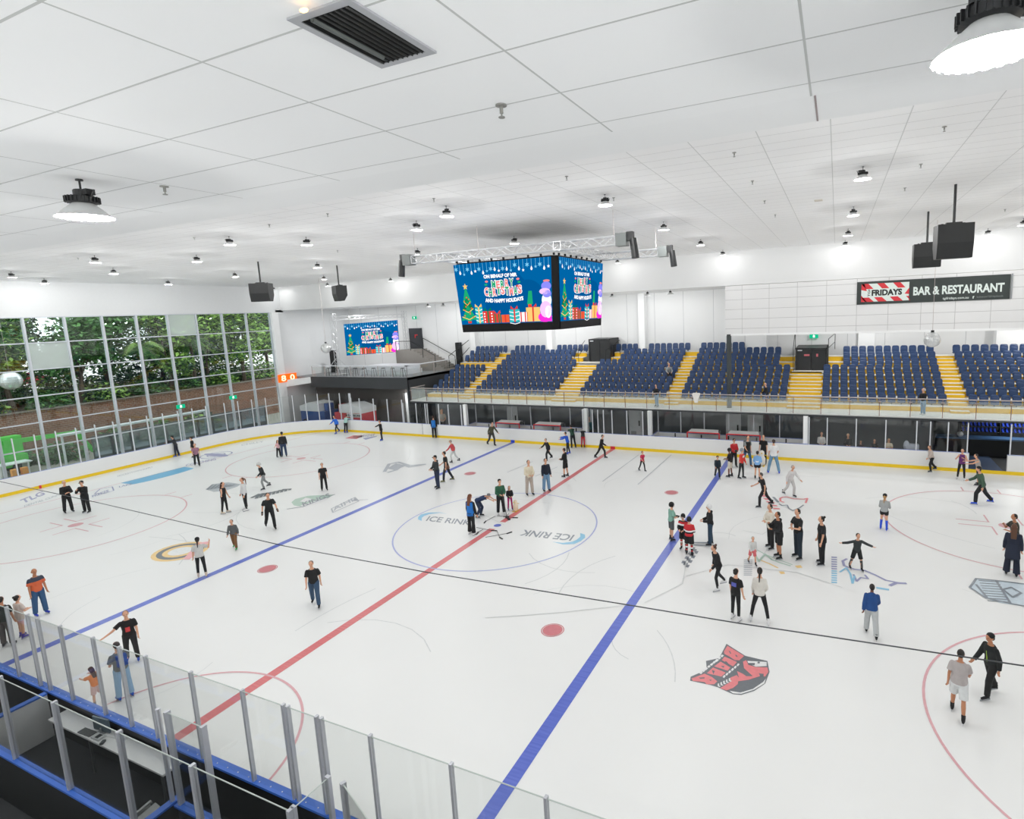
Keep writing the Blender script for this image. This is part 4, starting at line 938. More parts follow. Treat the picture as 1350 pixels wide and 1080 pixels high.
for x, y, Y, w, h, lab in ((796, 452, 24.4, .62, .3, 'green exit sign on the wall above the middle stand door'), (1073, 443.5, 24.4, .6, .28, 'green exit sign on the wall above the wide dark door'), (546, 419, 23.7, .5, .28, 'green exit sign on the wall above the stage door')):
    exitsign(at(x, y, 1, Y), w, h, 'y', lab)
for x, y, lab in ((238.6, 536, 'green exit sign on the left windows, nearer of the two'), (307.6, 524, 'green exit sign on the left windows, nearer the corner')): exitsign(at(x, y, 0, XW+.2), .62, .3, 'x', lab)
# sign on the tiled panel
YS = YF-.06
root = thing('restaurant_sign', (18.5, YS, 9.15), 'long dark restaurant banner with red and white striped name panel', 'sign')
tl = at(1130, 371, 1, YS-.04); br = at(1331, 393.5, 1, YS-.04); X0, X1, Zt, Zb = tl.x, br.x, 10.44, 9.15
mb = MB(); mb.bb((X0, YS-.04, Zb), (X1, YS, Zt)); mb.build('banner', mat('banner_dark', '2b3432', rough=.45), root)
def su(u): return X0+(X1-X0)*u
def sv(v): return Zt-(Zt-Zb)*v
yy = YS-.042
def sf(pts, m, l, mb): mb.face([(su(u), yy-.002*l, sv(v)) for u, v in pts], m)
mb = MB(); SR = mat('sign_red', 'd8333c'); SW = mat('sign_pale', 'dfe9e4'); SK = mat('sign_black', '1d2422')
u0, u1, v0, v1 = .032, .362, .1, .89
sf([(u0, v0), (u1, v0), (u1, v1), (u0, v1)], 1, 0, mb)
for k in range(4):
    a = u0+.0+k*.11
    sf([(a, v0), (min(a+.05, u1), v0), (min(a+.085, u1), .33), (min(a+.035, u1), .33)], 0, 1, mb); 
    a2 = a-.02 if k else u0
    sf([(max(u0, a2+.0), .7), (min(a2+.055, u1), .7), (min(a2+.09, u1), v1), (a2+.03, v1)], 0, 1, mb)
sf([(u0, v0), (u0+.02, v0), (u0+.04, .42), (u0, .36)], 0, 1, mb); sf([(u0, .6), (u0, v1), (u0+.04, v1)], 0, 1, mb); sf([(u1, .35), (u1, .62), (u1-.03, .6)], 0, 1, mb)
sf([(u0+.04, .36), (u1-.045, .34), (u1-.045, .66), (u0+.04, .68)], 1, 2, mb)
def st_(s, a, b, c, d, m, l, bold=.03): put_text(mb, s, (su(a), yy-.002*l, sv(d)), (su(b)-su(a), 0, 0), (0, 0, sv(c)-sv(d)), m, bold)
st_('FRIDAYS', .105, .315, .37, .64, 2, 3, .05)
vs, fs, _ = text2d('TGI', .02); mb.add([(su(.078)+y*(su(.095)-su(.078))*1.0, yy-.008, sv(.66)+x*(sv(.36)-sv(.66))) for x, y in [(vx, 1-vy) for vx, vy in vs]], fs, 2)
st_('BAR & RESTAURANT', .39, .965, .33, .7, 1, 3, .035); st_('tgifridays.com.au', .585, .75, .82, .95, 1, 3, .01); st_('f', .773, .785, .82, .93, 1, 3, .03); st_('facebook.com/TGIFridaysAustralia', .8, .96, .83, .92, 3, 3, 0)
mb.build('lettering', [SR, SW, SK, mat('sign_grey', '8d9693')], root)
mb = MB(); mb.bb((X1+.03, YS-.05, Zb), (X1+.1, YS, Zt+.02)); mb.build('edge_trim', mat('edge_steel', '9da0a2', metal=.4), root)
# ================================================================== stage corner
ZP = 4.46
PX1 = -19.3
DGY = mat('stage_dark', '3c3e41', rough=.5, var=.05); GREYF = mat('stage_floor', '8a8c8e', rough=.6)
root = thing('stage_platform', (-26, 16.5, 0), 'raised stage platform with dark grey fascia in the far left corner', 'stage')
mb = MB(); mb.bb((XW+.02, 16.55, ZP-.2), (PX1, 23.8, ZP)); mb.build('platform_floor', GREYF, root)
mb = MB(); mb.bb((-30.7, 16.45, 3.5), (PX1, 16.6, ZP+.02)); mb.bb((PX1-.15, 16.5, 0), (PX1, 24.5, ZP)); mb.build('fascia', DGY, root)
mb = MB(); mb.bb((-31.5, 17.6, 0), (-20.9, 17.75, 3.5)); mb.bb((-20.9, 17.6, 3.05), (PX1, 17.75, 3.5)); mb.build('under_wall', mat('under_wall', '4a4644', rough=.35, var=.2, scale=1), root)
mb = MB(); mb.bb((-20.9, 17.8, 0), (PX1, 17.9, 3.1)); mb.build('bright_doorway_wall', mat('bright_wall', 'f2f4f4'), root)
mb = MB(); mb.prism([(XW, 15.2, 3.6), (XW, 15.2, 4.25), (-30.7, 16.5, 4.46), (-30.7, 16.5, 3.9)], (0, .25, 0)); o = mb.build('trim_2', PLAIN); tag(o, kind='structure')
ld = bpy.data.lights.new('bay_light', 'AREA'); ld.size = .6; ld.energy = 60; lo = bpy.data.objects.new('bay_light', ld); COL.objects.link(lo); lo.location = (-20.1, 17.0, 3.4)
# railings
root = thing('stage_railing', (-26, 16.6, ZP), 'glass railing with pale counter top round the stage platform', 'railing')
edge = [(-30.6, 16.62), (PX1-.08, 16.62), (PX1-.08, 23.6)]
for a, b in zip(edge, edge[1:]):
    a = Vector((*a, 0)); b = Vector((*b, 0)); L = (b-a).length; n = round(L/1.6); d = (b-a)/n
    for k in range(n+1):
        p = a+d*k; mb = MB(); mb.cyl((p.x, p.y, ZP), (p.x, p.y, ZP+1.0), .025, n=6); mb.build('post', STEEL, root)
        if k < n:
            q = a+d*(k+1); nn = Vector((-d.y, d.x, 0)).normalized()*.006; mb = MB(); mb.prism([p-nn+Vector((0, 0, ZP+.05)), p+nn+Vector((0, 0, ZP+.05)), q+nn+Vector((0, 0, ZP+.05)), q-nn+Vector((0, 0, ZP+.05))], (0, 0, .85)); mb.build('glass_pane', RG, root)
    mb = MB(); c = (a+b)/2; sz = (abs(b.x-a.x)+.25, abs(b.y-a.y)+.25, .05); mb.box((c.x, c.y, ZP+1.02), sz); mb.build('counter_top', POSTW, root)
for k in range(9):
    x = -29.3+1.1*k; y = 17.35
    root = thing('bar_stool', (x, y, ZP), 'slim black bar stool behind the stage railing, %s from the left' % ORD[k], 'stool', 'black bar stools along the stage railing')
    mb = MB(); mb.cyl((x, y, ZP+.72), (x, y, ZP+.76), .17, n=12); mb.build('seat', DK, root)
    for a, b in ((-1, -1), (1, -1), (1, 1), (-1, 1)):
        mb = MB(); mb.cyl((x+a*.17, y+b*.17, ZP), (x+a*.1, y+b*.1, ZP+.72), .016, n=5); mb.build('leg', DK, root)
# stage screen, facing the rink diagonally
def atn(px, py, n, c):
    d = _F + _R*((px-675-PPX)/FPX) - _U*((py-540-PPY)/FPX); n = Vector(n)
    return CAM + d*((c-CAM.dot(n))/d.dot(n))
n_ = Vector((-1, 1, 0)).normalized(); c0 = at(490, 446, 1, 20.6); cc_ = c0.dot(n_)
cor = [atn(x, y, n_, cc_) for x, y in ((453, 427.5), (524, 422), (527, 464), (457, 469))]
root = thing('stage_screen', tuple((cor[2]+cor[3])/2), 'video screen on the stage showing a festive greeting', 'screen')
art(*cor, (1, -1, 0)).build('screen', PAL, root)
mb = MB(); mb.prism([cor[0]+n_*.01, cor[1]+n_*.01, cor[2]+n_*.01, cor[3]+n_*.01], n_*.18); mb.build('cabinet', BLK, root)
tL = atn(446, 487, n_, cc_+.3); tR = atn(538, 478, n_, cc_+.3)
root = thing('stage_truss', (tL.x, tL.y, ZP), 'silver goalpost truss holding the stage screen', 'truss')
for t, nm in ((tL, 'left'), (tR, 'right')):
    mb = MB(); truss(mb, (t.x, t.y, ZP), (t.x, t.y, 10.2), .32, .4); mb.build('truss_upright', TRS, root)
    for a, b in ((-1, -1), (1, -1), (1, 1), (-1, 1)):
        mb = MB(); mb.cyl((t.x+a*.9, t.y+b*.9, ZP), (t.x+a*.1, t.y+b*.1, ZP+1.5), .03, n=6); mb.build('stay', TRS, root)
    mb = MB(); mb.bb((t.x-.6, t.y-.6, ZP), (t.x+.6, t.y+.6, ZP+.04)); mb.build('base_plate', TRS, root)
mb = MB(); truss(mb, (tL.x, tL.y, 9.75), (tR.x, tR.y, 9.75), .32, .4); mb.build('truss_beam', TRS, root)
for k, (x, y) in enumerate(((439, 475), (498.5, 433))):
    pass
q = at(440, 476, 1, 20.0); mb = MB(); mb.bb((q.x-.25, q.y-.2, ZP), (q.x+.2, q.y+.2, ZP+2.2)); o = mb.build('stage_speaker', mat('speaker_black', '17191a')); tag(o, 'tall black speaker column at the left of the stage screen', 'speaker')
# white stage riser and steps
ra = at(490, 482, 1, 18.9); rb = at(567, 478, 1, 20.6)
root = thing('drum_riser', tuple(ra), 'low white two tier riser on the stage in front of the screen', 'riser')
for k in range(2):
    mb = MB(); mb.prism([(-26.3+.3*k, 18.2+.2*k, ZP+.42*k), (-21.3-.2*k, 18.6+.2*k, ZP+.42*k), (-21.3-.2*k, 20.8, ZP+.42*k), (-26.3+.3*k, 20.8, ZP+.42*k)], (0, 0, .4)); mb.build('tier', POSTW, root)
# stage door and stair
r = thing('door_7', (-24.25, 23.8, 6.5), None, None, kind='structure')
mb = MB(); mb.bb((-25.1, 23.76, 6.45), (-23.5, 23.84, 8.47)); mb.build('door_leaf', mat('door_charcoal', '3d3f44', rough=.5), r)
mb = MB(); mb.bb((-24.4, 23.74, 7.75), (-24.05, 23.76, 7.85)); mb.bb((-24.4, 23.74, 7.5), (-24.3, 23.76, 7.75)); mb.build('door_sign', SR, r)
STG = mat('stair_grey', '9a958f', rough=.6)
root = thing('stage_stairs', (-22, 22.5, ZP), 'grey stairs descending from the stage door along the wall', 'stairs')
ns = 12
for k in range(ns):
    x0 = -23.4+k*.34; z = 6.45-k*.165; mb = MB(); mb.bb((x0, 21.9, ZP), (x0+.36, 23.8, z)); mb.build('step', STG, root)
mb = MB(); mb.bb((-25.3, 21.9, ZP), (-23.4, 23.8, 6.45)); mb.build('landing', STG, root)
railpipe('stair_handrail', 'black handrail sloping down beside the stage stairs', [[(-23.3, 23.6, 6.6), (-23.3, 23.6, 7.5), (-19.6, 23.6, 5.7), (-19.6, 23.6, 4.6)], [(-25.2, 21.9, 6.4), (-25.2, 21.9, 7.3), (-23.4, 21.9, 7.3), (-20.6, 21.9, 5.9), (-20.6, 21.9, 4.8)], [(-23.4, 21.9, 6.4), (-23.4, 21.9, 7.3)], [(-22, 21.9, 5.7), (-22, 21.9, 6.6)]], .03)
q = at(606, 470, 1, 23.6); mb = MB(); mb.bb((q.x-.2, 23.3, 4.6), (q.x+.25, 23.7, 7.0)); o = mb.build('line_array_speaker', mat('speaker_black', '17191a')); tag(o, 'tall narrow black speaker column at the left edge of the stand', 'speaker')
railpipe('stair_handrail', 'black handrail beside the speaker column at the left edge of the stand', [[(q.x-.5, 22.6, 4.5), (q.x-.5, 22.6, 5.8), (q.x+1.2, 23.6, 7.2)], [(q.x+.4, 23.0, 5.5), (q.x+1.2, 23.6, 6.5)]], .03)
# orange LED clock
c = at(379.5, 498, 0, XW+.45); root = thing('led_counter', tuple(c), 'orange LED number display reading 80 on the corner wall', 'display')
OR = em('orange_led', 'ff6a1c', 1.3); OW = em('hot_led', 'ffe9c0', 1.6)
w, h = 1.9, .72
mb = MB(); mb.bb((c.x-.08, c.y-w/2, c.z-h/2), (c.x, c.y+w/2, c.z+h/2)); mb.build('display_box', OR, root)
mb = MB(); put_text(mb, '8', (c.x+.01, c.y-w*.36, c.z-h*.38), (0, w*.26, 0), (0, 0, h*.76), 0, .03); put_text(mb, '0', (c.x+.01, c.y+w*.12, c.z-h*.38), (0, w*.26, 0), (0, 0, h*.76), 0, .03); mb.build('digits', OW, root)
# ice resurfacers
RW = mat('resurfacer_white', 'dadcde', rough=.35); RB = mat('resurfacer_blue', '2f4f8e', rough=.4); RR = mat('resurfacer_red', 'c43c44', rough=.4); TY = mat('tyre', '202224', rough=.7)
def resurf(x, y, L, colr, lab, flip, label_txt=None, s=1):
    root = thing('ice_resurfacer', (x, y, 0), lab, 'ice resurfacer', rz=0)
    f = -1 if flip else 1
    def B(n, a, b, m): mb = MB(); mb.bb((x+f*a[0], y+a[1], a[2]), (x+f*b[0], y+b[1], b[2])); return mb.build(n, m, root)
    B('chassis', (-L/2, -.8, .3), (L/2, .8, 1.5), colr)
    mb = MB(); mb.prism([(x+f*a, y-.85, z) for a, z in ((-L*.3, 1.5), (L*.5, 1.5), (L*.5, 1.95), (L*.1, 2.3), (-L*.3, 2.2))], (0, 1.7, 0)); mb.build('snow_tank', RW, root)
    B('driver_seat', (-L*.48, -.35, 1.5), (-L*.34, .35, 2.15), colr); B('conditioner', (-L*.62, -.95, .05), (-L*.5, .95, .7), colr)
    mb = MB(); mb.cyl((x-f*L*.33, y, 1.5), (x-f*L*.31, y, 2.1), .03, n=6); mb.cyl((x-f*L*.3-.01, y, 2.08), (x-f*L*.3+.01, y, 2.14), .18, n=12); mb.build('steering_wheel', DK, root)
    for a in (-L*.28, L*.3):
        for b in (-.82, .82):
            mb = MB(); mb.cyl((x+f*a, y+b-.1, .38), (x+f*a, y+b+.1, .38), .38, n=20); mb.build('wheel', TY, root)
    if label_txt:
        mb = MB(); mb.bb((x-L*.05, y-.82, 1.14), (x+L*.47, y-.805, 1.46)); mb.build('name_panel', RW, root)
        mb = MB(); put_text(mb, label_txt, (x-L*.02, y-.824, 1.2), (L*.44, 0, 0), (0, 0, .2), 0, .04); mb.build('lettering', DK, root)
qa = at(422, 545, 1, 16.0); qb = at(468, 545, 1, 15.9)
resurf(qa.x, 16.0, 3.0, RB, 'white and blue ice resurfacer parked under the stage', True)
resurf(qb.x, 15.95, 3.3, RR, 'white and red ice resurfacer parked beside the blue one', False, 'ZAMBONI')
# goals stored in the bench bays
NET = mat('net_white', 'e8e8e6', rough=.8, var=.05, scale=60); GR = mat('goal_red', 'd8474a', rough=.4)
for k, (xa_, xb_) in enumerate(((654.4, 684.8), (704, 739), (906, 948), (958, 1002))):
    yg = 15.0; a = at(xa_, 566, 1, yg).x; b = at(xb_, 566, 1, yg).x; H = 1.32
    root = thing('hockey_goal', ((a+b)/2, yg, 0), 'red framed hockey goal with white netting, %s in the bench bays' % ['leftmost', 'second from the left', 'third from the left', 'rightmost'][k], 'goal', 'hockey goals stored behind the boards')
    mb = MB(); mb.tube([Vector(p) for p in ((a, yg, 0), (a, yg, H), (b, yg, H), (b, yg, 0))], .045, n=10); mb.build('goal_frame', GR, root)
    mb = MB(); mb.prism([(a+.05, yg+.03, H-.01), (a+.15, yg+.5, H+.1), (a+.2, yg+.95, H-.02), (b-.2, yg+.95, H-.02), (b-.15, yg+.5, H+.1), (b-.05, yg+.03, H-.01)], (0, 0, .04)); mb.build('top_netting', NET, root)
    mb = MB()
    for j in range(9):
        x = a+.1+(b-a-.2)*j/8; mb.cyl((x, yg+.95, H), (x, yg+1.0, .02), .008, n=4, caps=False)
    for j in range(6): z = .05+j*.23; mb.cyl((a+.15, yg+.97, z), (b-.15, yg+.97, z), .008, n=4, caps=False)
    mb.tube([Vector(p) for p in ((a, yg, .03), (a+.15, yg+1.0, .03), (b-.15, yg+1.0, .03), (b, yg, .03))], .03); mb.build('back_netting', NET, root)
# gate and skate hire
root = thing('skate_hire_counter', (21.3, 18.6, 0), 'blue topped skate hire counter seen through the open gate', 'counter')
mb = MB(); mb.bb((19.5, 18.2, 0), (27, 18.8, 1.02)); mb.build('counter_body', mat('counter_black', '16191b'), root)
mb = MB(); mb.bb((19.45, 18.1, 1.02), (27, 18.9, 1.1)); mb.build('counter_top', mat('counter_blue', '466a92', rough=.3), root)
mb = MB(); mb.bb((GX0, W+.14, 0.0), (GX1, 18.2, .02)); o = mb.build('entry_mat', mat('mat_blue', '4a5d7c', rough=.6)); tag(o, 'blue rubber mat in the open gate', 'mat')
for s, x in ((0, GX0), (1, GX1)):
    pass
mb = MB(); mb.ell((20.75, 18.4, 1.25), (.17, .2, .15), n=12); o = mb.build('helmet', BOARD, smooth=True); tag(o, 'white helmet standing on the skate hire counter', 'helmet')
BS = mat('skate_blue', '2d50c8', rough=.4); 
root = thing('skate_shelf', (23.4, 19.5, 0), 'tall shelf rack full of blue hire skates behind the counter', 'shelf')
for z in (1.25, 1.6, 1.95, 2.3): mb = MB(); mb.bb((20.9, 19.2, z), (27, 19.58, z+.02)); mb.build('shelf_board', mat('shelf_dark', '2b3035'), root)
for x in (20.9, 22.9, 24.9, 27): mb = MB(); mb.bb((x-.02, 19.2, 1.1), (x+.02, 19.58, 2.65)); mb.build('shelf_side', mat('shelf_dark', '2b3035'), root)
mb = MB(); mb.box((0, .04, .1), (.09, .12, .2)); mb.box((0, -.06, .035), (.09, .2, .07)); mb.box((0, -.02, .0), (.012, .26, .02), m=1); sk0 = mb.build('hire_skate', [BS, STEEL], local=True)
first = True; sc_ = 0
for zi, z in enumerate((1.28, 1.63, 1.98)):
    for j in range(30):
        x = 21.05+j*.2
        if abs(x-22.9) < .1 or abs(x-24.9) < .1: continue
        o = sk0 if first else sk0.copy()
        if not first: COL.objects.link(o)
        first = False; o.location = (x, 19.36, z+.01)
        tag(o, 'blue hire skate on the %s shelf, %s from the left' % (['bottom', 'middle', 'top'][zi], ORD[min(j, 29)]), 'skate', 'blue hire skates on the shelf rack')
ld = bpy.data.lights.new('shop_light', 'AREA'); ld.size = .8; ld.energy = 45; lo = bpy.data.objects.new('shop_light', ld); COL.objects.link(lo); lo.location = (23.5, 18.3, 2.65)
# ================================================================== outside the windows
SOIL = mat('soil', '6b5c4c', rough=.9, var=.3, scale=1.5); PAV = mat('paving', 'cfcac6', rough=.9, var=.06)
mb = MB(); mb.bb((-41, -40, -.3), (XW-.26, 45, 0)); o = mb.build('ground_outside', mat('outside_concrete', '9a958c', rough=.9, var=.1, scale=1)); tag(o, kind='structure')
mb = MB(); mb.bb((-58, -60, -.3), (-41.5, 70, 3.6)); o = mb.build('garden_bank', SOIL); tag(o, kind='structure')
mb = MB(); mb.bb((-120, -90, -.3), (-58, 90, 3.9)); o = mb.build('street', PAV); tag(o, kind='structure')
BR = bpy.data.materials.new('brick_wall'); BR.use_nodes = True; nt = BR.node_tree; b = nt.nodes['Principled BSDF']; tc = nt.nodes.new('ShaderNodeTexCoord'); mp = nt.nodes.new('ShaderNodeMapping'); mp.inputs['Rotation'].default_value = (0, PI/2, PI/2); bt = nt.nodes.new('ShaderNodeTexBrick')
bt.inputs['Color1'].default_value = hexc('8a5f4c'); bt.inputs['Color2'].default_value = hexc('75503f'); bt.inputs['Mortar'].default_value = hexc('9a8a7c'); bt.inputs['Scale'].default_value = 1.6
nt.links.new(tc.outputs['Object'], mp.inputs[0]); nt.links.new(mp.outputs[0], bt.inputs[0]); nt.links.new(bt.outputs[0], b.inputs['Base Color']); b.inputs['Roughness'].default_value = .9
mb = MB(); mb.bb((-41.5, -40, 0), (-41.2, 45, 3.7)); o = mb.build('retaining_wall', BR); tag(o, 'brown brick retaining wall outside the windows', 'wall')
mb = MB(); mb.bb((-41.6, -40, 3.7), (-41.1, 45, 3.8)); o = mb.build('wall_coping', mat('coping', '7e746c')); tag(o, 'stone coping on the brown retaining wall outside', 'coping')
LEAVES = [mat('leaf_a', '4f7d3c', rough=.6, var=.35, scale=.8), mat('leaf_b', '35602f', rough=.6, var=.35, scale=.8), mat('leaf_c', '8fb355', rough=.6, var=.3, scale=.8), mat('leaf_d', '27462b', rough=.6, var=.35, scale=.8)]
TRK = mat('bark', '54463a', rough=.9, var=.25, scale=5)
def tree(x, y, z0, h, r, kind, lab, nleaf=2600, seed=1, ls=.3):
    rr = random.Random(seed); root = thing('tree', (x, y, z0), lab, 'tree', 'trees outside the windows')
    mb = MB(); th = h*.3; top = Vector((x+rr.uniform(-.4, .4), y+rr.uniform(-.4, .4), z0+th)); mb.cyl((x, y, z0), top, .2, .13, n=10)
    cl = []
    for k in range(14):
        a = rr.uniform(0, 2*PI); e = rr.uniform(0, 1); c = Vector((x+math.cos(a)*r*.62*rr.uniform(.3, 1), y+math.sin(a)*r*.62*rr.uniform(.3, 1), z0+th+(h-th)*e*.85))
        mb.cyl(top-Vector((0, 0, th*.25*rr.random())), c, .07, .03, n=6); cl.append(c)
    cl.append(Vector((x, y, z0+h*.8)))
    mb.build('trunk', TRK, root)
    mb = MB(); vs = []; fs = []; mi = []
    for k in range(nleaf):
        c = rr.choice(cl); d = Vector((rr.gauss(0, 1), rr.gauss(0, 1), rr.gauss(0, .7))); d = d.normalized()*(r*.5*rr.random()**.4)
        p = c+d; q = Euler((rr.uniform(-.9, .9), rr.uniform(-.9, .9), rr.uniform(0, 6.28))).to_matrix(); s = ls*rr.uniform(.6, 1.3)
        n0 = len(vs); vs += [p+q @ Vector(v) for v in ((-s*.22, 0, 0), (0, -s*.5, .02), (s*.22, 0, 0), (0, s*.5, -.03))]; fs.append((n0, n0+1, n0+2, n0+3)); mi.append(0 if rr.random() < .65 else 1)
    mb.v = [tuple(v) for v in vs]; mb.f = fs; mb.mi = mi
    mb.build('foliage', [LEAVES[kind], LEAVES[(kind+1) % 4]], root)
def palm(x, y, z0, h, lab, seed=1, fr=2.6):
    rr = random.Random(seed); root = thing('palm_tree', (x, y, z0), lab, 'palm', 'palms outside the windows')
    mb = MB(); mb.cyl((x, y, z0), (x, y, z0+h), .16, .11, n=10); mb.build('trunk', TRK, root)
    for k in range(14):
        a = 2*PI*k/14+rr.uniform(-.2, .2); el_ = rr.uniform(-.1, 1.0); mb = MB(); P = []
        for t in range(9):
            s = t/8; P.append(Vector((x+math.cos(a)*fr*s, y+math.sin(a)*fr*s, z0+h+fr*(el_*s-1.1*s*s))))
        mb.tube(P, .018, n=4)
        for t in range(1, 9):
            for sd in (-1, 1):
                for u in range(3):
                    p = P[t-1].lerp(P[t], u/3); dv = (P[t]-P[t-1]).normalized(); nn = Vector((-math.sin(a), math.cos(a), 0))*sd
                    L = .55*(1-(t/9)**2)+.12; q = p+nn*L*.8+dv*L*.5-Vector((0, 0, L*.45)); mb.face([p, p+dv*.06, q, q-dv*.02], 1)
        mb.build('frond', [TRK, LEAVES[(k+seed) % 3]], root)
random.seed(3)
T = [(-44, -7, 3.6, 9, 2.8, 1, 'dark leafed tree with bare lower trunk outside the first windows'), (-46, -3.5, 3.6, 10, 3.0, 3, 'tall dark tree outside the windows behind the leftmost palm'), (-43.5, .5, 3.6, 9, 3.0, 1, 'tree with spreading layered branches outside the fourth window'),
     (-43, 4.5, 3.6, 8.5, 3.0, 0, 'mid green spreading tree outside the fifth window'), (-46, 8, 3.6, 10, 3.4, 0, 'bushy green tree outside the middle of the windows'), (-43, 11.5, 3.6, 8.5, 2.6, 2, 'light yellowish green tree outside the right windows'),
     (-44, 15.5, 3.6, 9.5, 3.2, 2, 'bright green dense tree by the window corner'), (-47, 13, 3.6, 11, 3.4, 1, 'dark tree standing behind the bright green ones'), (-49, 2, 3.6, 11, 3.6, 3, 'tall shadowy tree far behind the spreading tree'), (-42.9, 18.5, 3.6, 9, 2.8, 2, 'bright tree at the right edge of the windows'), (-50, 19, 3.6, 11, 3.6, 0, 'tall green tree behind the window corner'), (-51, -9, 3.6, 11, 3.4, 0, 'distant green tree beyond the street side palms'), (-48, -12, 3.6, 9, 3, 1, 'tree partly cut off at the left edge')]
T += [(-44.5, 22.5, 3.6, 9.5, 3.2, 2, 'bright green tree filling the last window bay'), (-47.5, 25.5, 3.6, 10.5, 3.6, 0, 'green tree far behind the last window bay')]+[(-54, -2+7*j, 3.6, 10.5+.5*(j % 2), 4.0, (3, 1, 0)[j % 3], 'dense background tree across the bank, %s from the left' % ORD[j]) for j in range(5)]
for k, a in enumerate(T): tree(*a[:5], a[5], a[6], nleaf=4200, seed=k+5, ls=.46)
for k, (x, y, h, lab) in enumerate(((-43, -4.8, 6.2, 'palm with drooping fronds outside the second window'), (-42.8, 9.3, 4.3, 'yellow green palm outside the right windows'), (-42.6, 13.4, 4.8, 'palm with arching fronds near the window corner'), (-42.4, -9, 6.5, 'palm at the left edge of the windows'))): palm(x, y, 3.6, h, lab, k+1)
def shrub(x, y, z0, r, kind, lab, seed):
    rr = random.Random(seed); root = thing('shrub', (x, y, z0), lab, 'shrub', 'shrubs outside the windows'); mb = MB()
    for k in range(4): mb.cyl((x, y, z0), (x+rr.uniform(-r, r)*.4, y+rr.uniform(-r, r)*.4, z0+r*.8), .03, .015, n=5)
    mb.build('stem', TRK, root); mb = MB(); 
    for k in range(700 if r < 2.5 else 2200):
        d = Vector((rr.gauss(0, 1), rr.gauss(0, 1), abs(rr.gauss(0, 1)))).normalized()*r*rr.random()**.35; p = Vector((x, y, z0))+d; q = Euler((rr.uniform(-1, 1), rr.uniform(-1, 1), rr.uniform(0, 6.28))).to_matrix(); s = .42*rr.uniform(.6, 1.2)
        mb.face([p+q @ Vector(v) for v in ((-s*.2, 0, 0), (0, -s*.5, 0), (s*.2, 0, 0), (0, s*.5, 0))], 0 if rr.random() < .6 else 1)
    mb.build('foliage', [LEAVES[kind], LEAVES[(kind+3) % 4]], root)
SHR = [(-44, 21, 2.2, 2), (-49, 1, 3.0, 1), (-49, 5.5, 3.2, 3), (-48, 10, 3.0, 1), (-48.5, 14.5, 3.2, 3), (-47, 18.5, 3.0, 1), (-40.3, 5, 1.5, 1), (-40.2, 8.6, 1.6, 0), (-40.4, 12, 1.7, 3), (-42.6, -6, 1.3, 1), (-43, -1.5, 1.6, 3), (-42.5, 2.2, 1.4, 1), (-42.7, 6, 1.7, 3), (-43, 9.5, 1.5, 1), (-42.6, 12.6, 1.4, 0), (-42.8, 16, 1.6, 2), (-45, 4, 1.8, 3), (-45.5, 10.8, 1.8, 3), (-39, 1.0, 1.5, 1), (-40.4, -1.0, 1.2, 1)]
for k, (x, y, r, kd) in enumerate(SHR): shrub(x, y, 3.6 if x < -41 else 0, r, kd, 'leafy shrub on the bank outside the windows, %s of the shrubs' % ORD[k], k+40)
# car, machine, outside furniture
root = thing('car', (-66, -6.5, 3.9), 'red parked car on the pale street beyond the windows', 'car'); q = at(28, 491, 0, -66); y = q.y
mb = MB(); CR = mat('car_red', 'c2304a', rough=.3); mb.loft([[(-66+sx*.9, y+yy*1, 3.9+z) for sx, yy in ((-1, -2.1), (1, -2.1), (1, 2.1), (-1, 2.1))] for z in (.35, .95)]); mb.loft([[(-66+sx*s, y+yy*t, 3.9+z) for sx, yy in ((-1, -1.3), (1, -1.3), (1, 1.1), (-1, 1.1))] for s, t, z in ((.85, 1.1, .95), (.65, .75, 1.45))]); mb.build('body', CR, root)
mb = MB(); mb.bb((-65.25, y-1.0, 5.0), (-65.15, y+.8, 5.25)); mb.build('side_window', DK, root)
for a in (-1.35, 1.35):
    for b in (-.85, .85): mb = MB(); mb.cyl((-66+b-.1, y+a, 4.2), (-66+b+.1, y+a, 4.2), .33, n=16); mb.build('wheel', TY, root)
GRN = mat('machine_green', '53c84c', rough=.4)
c = at(12, 580, 0, -38); root = thing('boom_lift', (-38, c.y, 0), 'bright green boom lift parked outside the lower left windows', 'boom lift'); y = c.y
mb = MB(); mb.bb((-38.6, y-2.4, .5), (-37.4, y+.6, 1.3)); mb.bb((-38.4, y-2.0, 1.3), (-37.6, y+.5, c.z+.25)); mb.build('body', GRN, root)
mb = MB(); mb.prism([(-37.5, y-.5, c.z-.25), (-37.5, y-.5, c.z+.05), (-37.5, y+3.6, c.z-.1), (-37.5, y+3.6, c.z-.35)], (-.3, 0, 0)); mb.build('boom', GRN, root)
mb = MB(); mb.prism([(-37.45, y+3.3, c.z-.1), (-37.45, y+3.55, c.z), (-37.45, y+4.5, .5), (-37.45, y+4.3, .4)], (-.25, 0, 0)); mb.build('lower_arm', GRN, root)
for a in (-2.0, .1):
    for b in (-.6, .6): mb = MB(); mb.cyl((-38+b-.14, y+a, .42), (-38+b+.14, y+a, .42), .42, n=16); mb.build('wheel', TY, root)
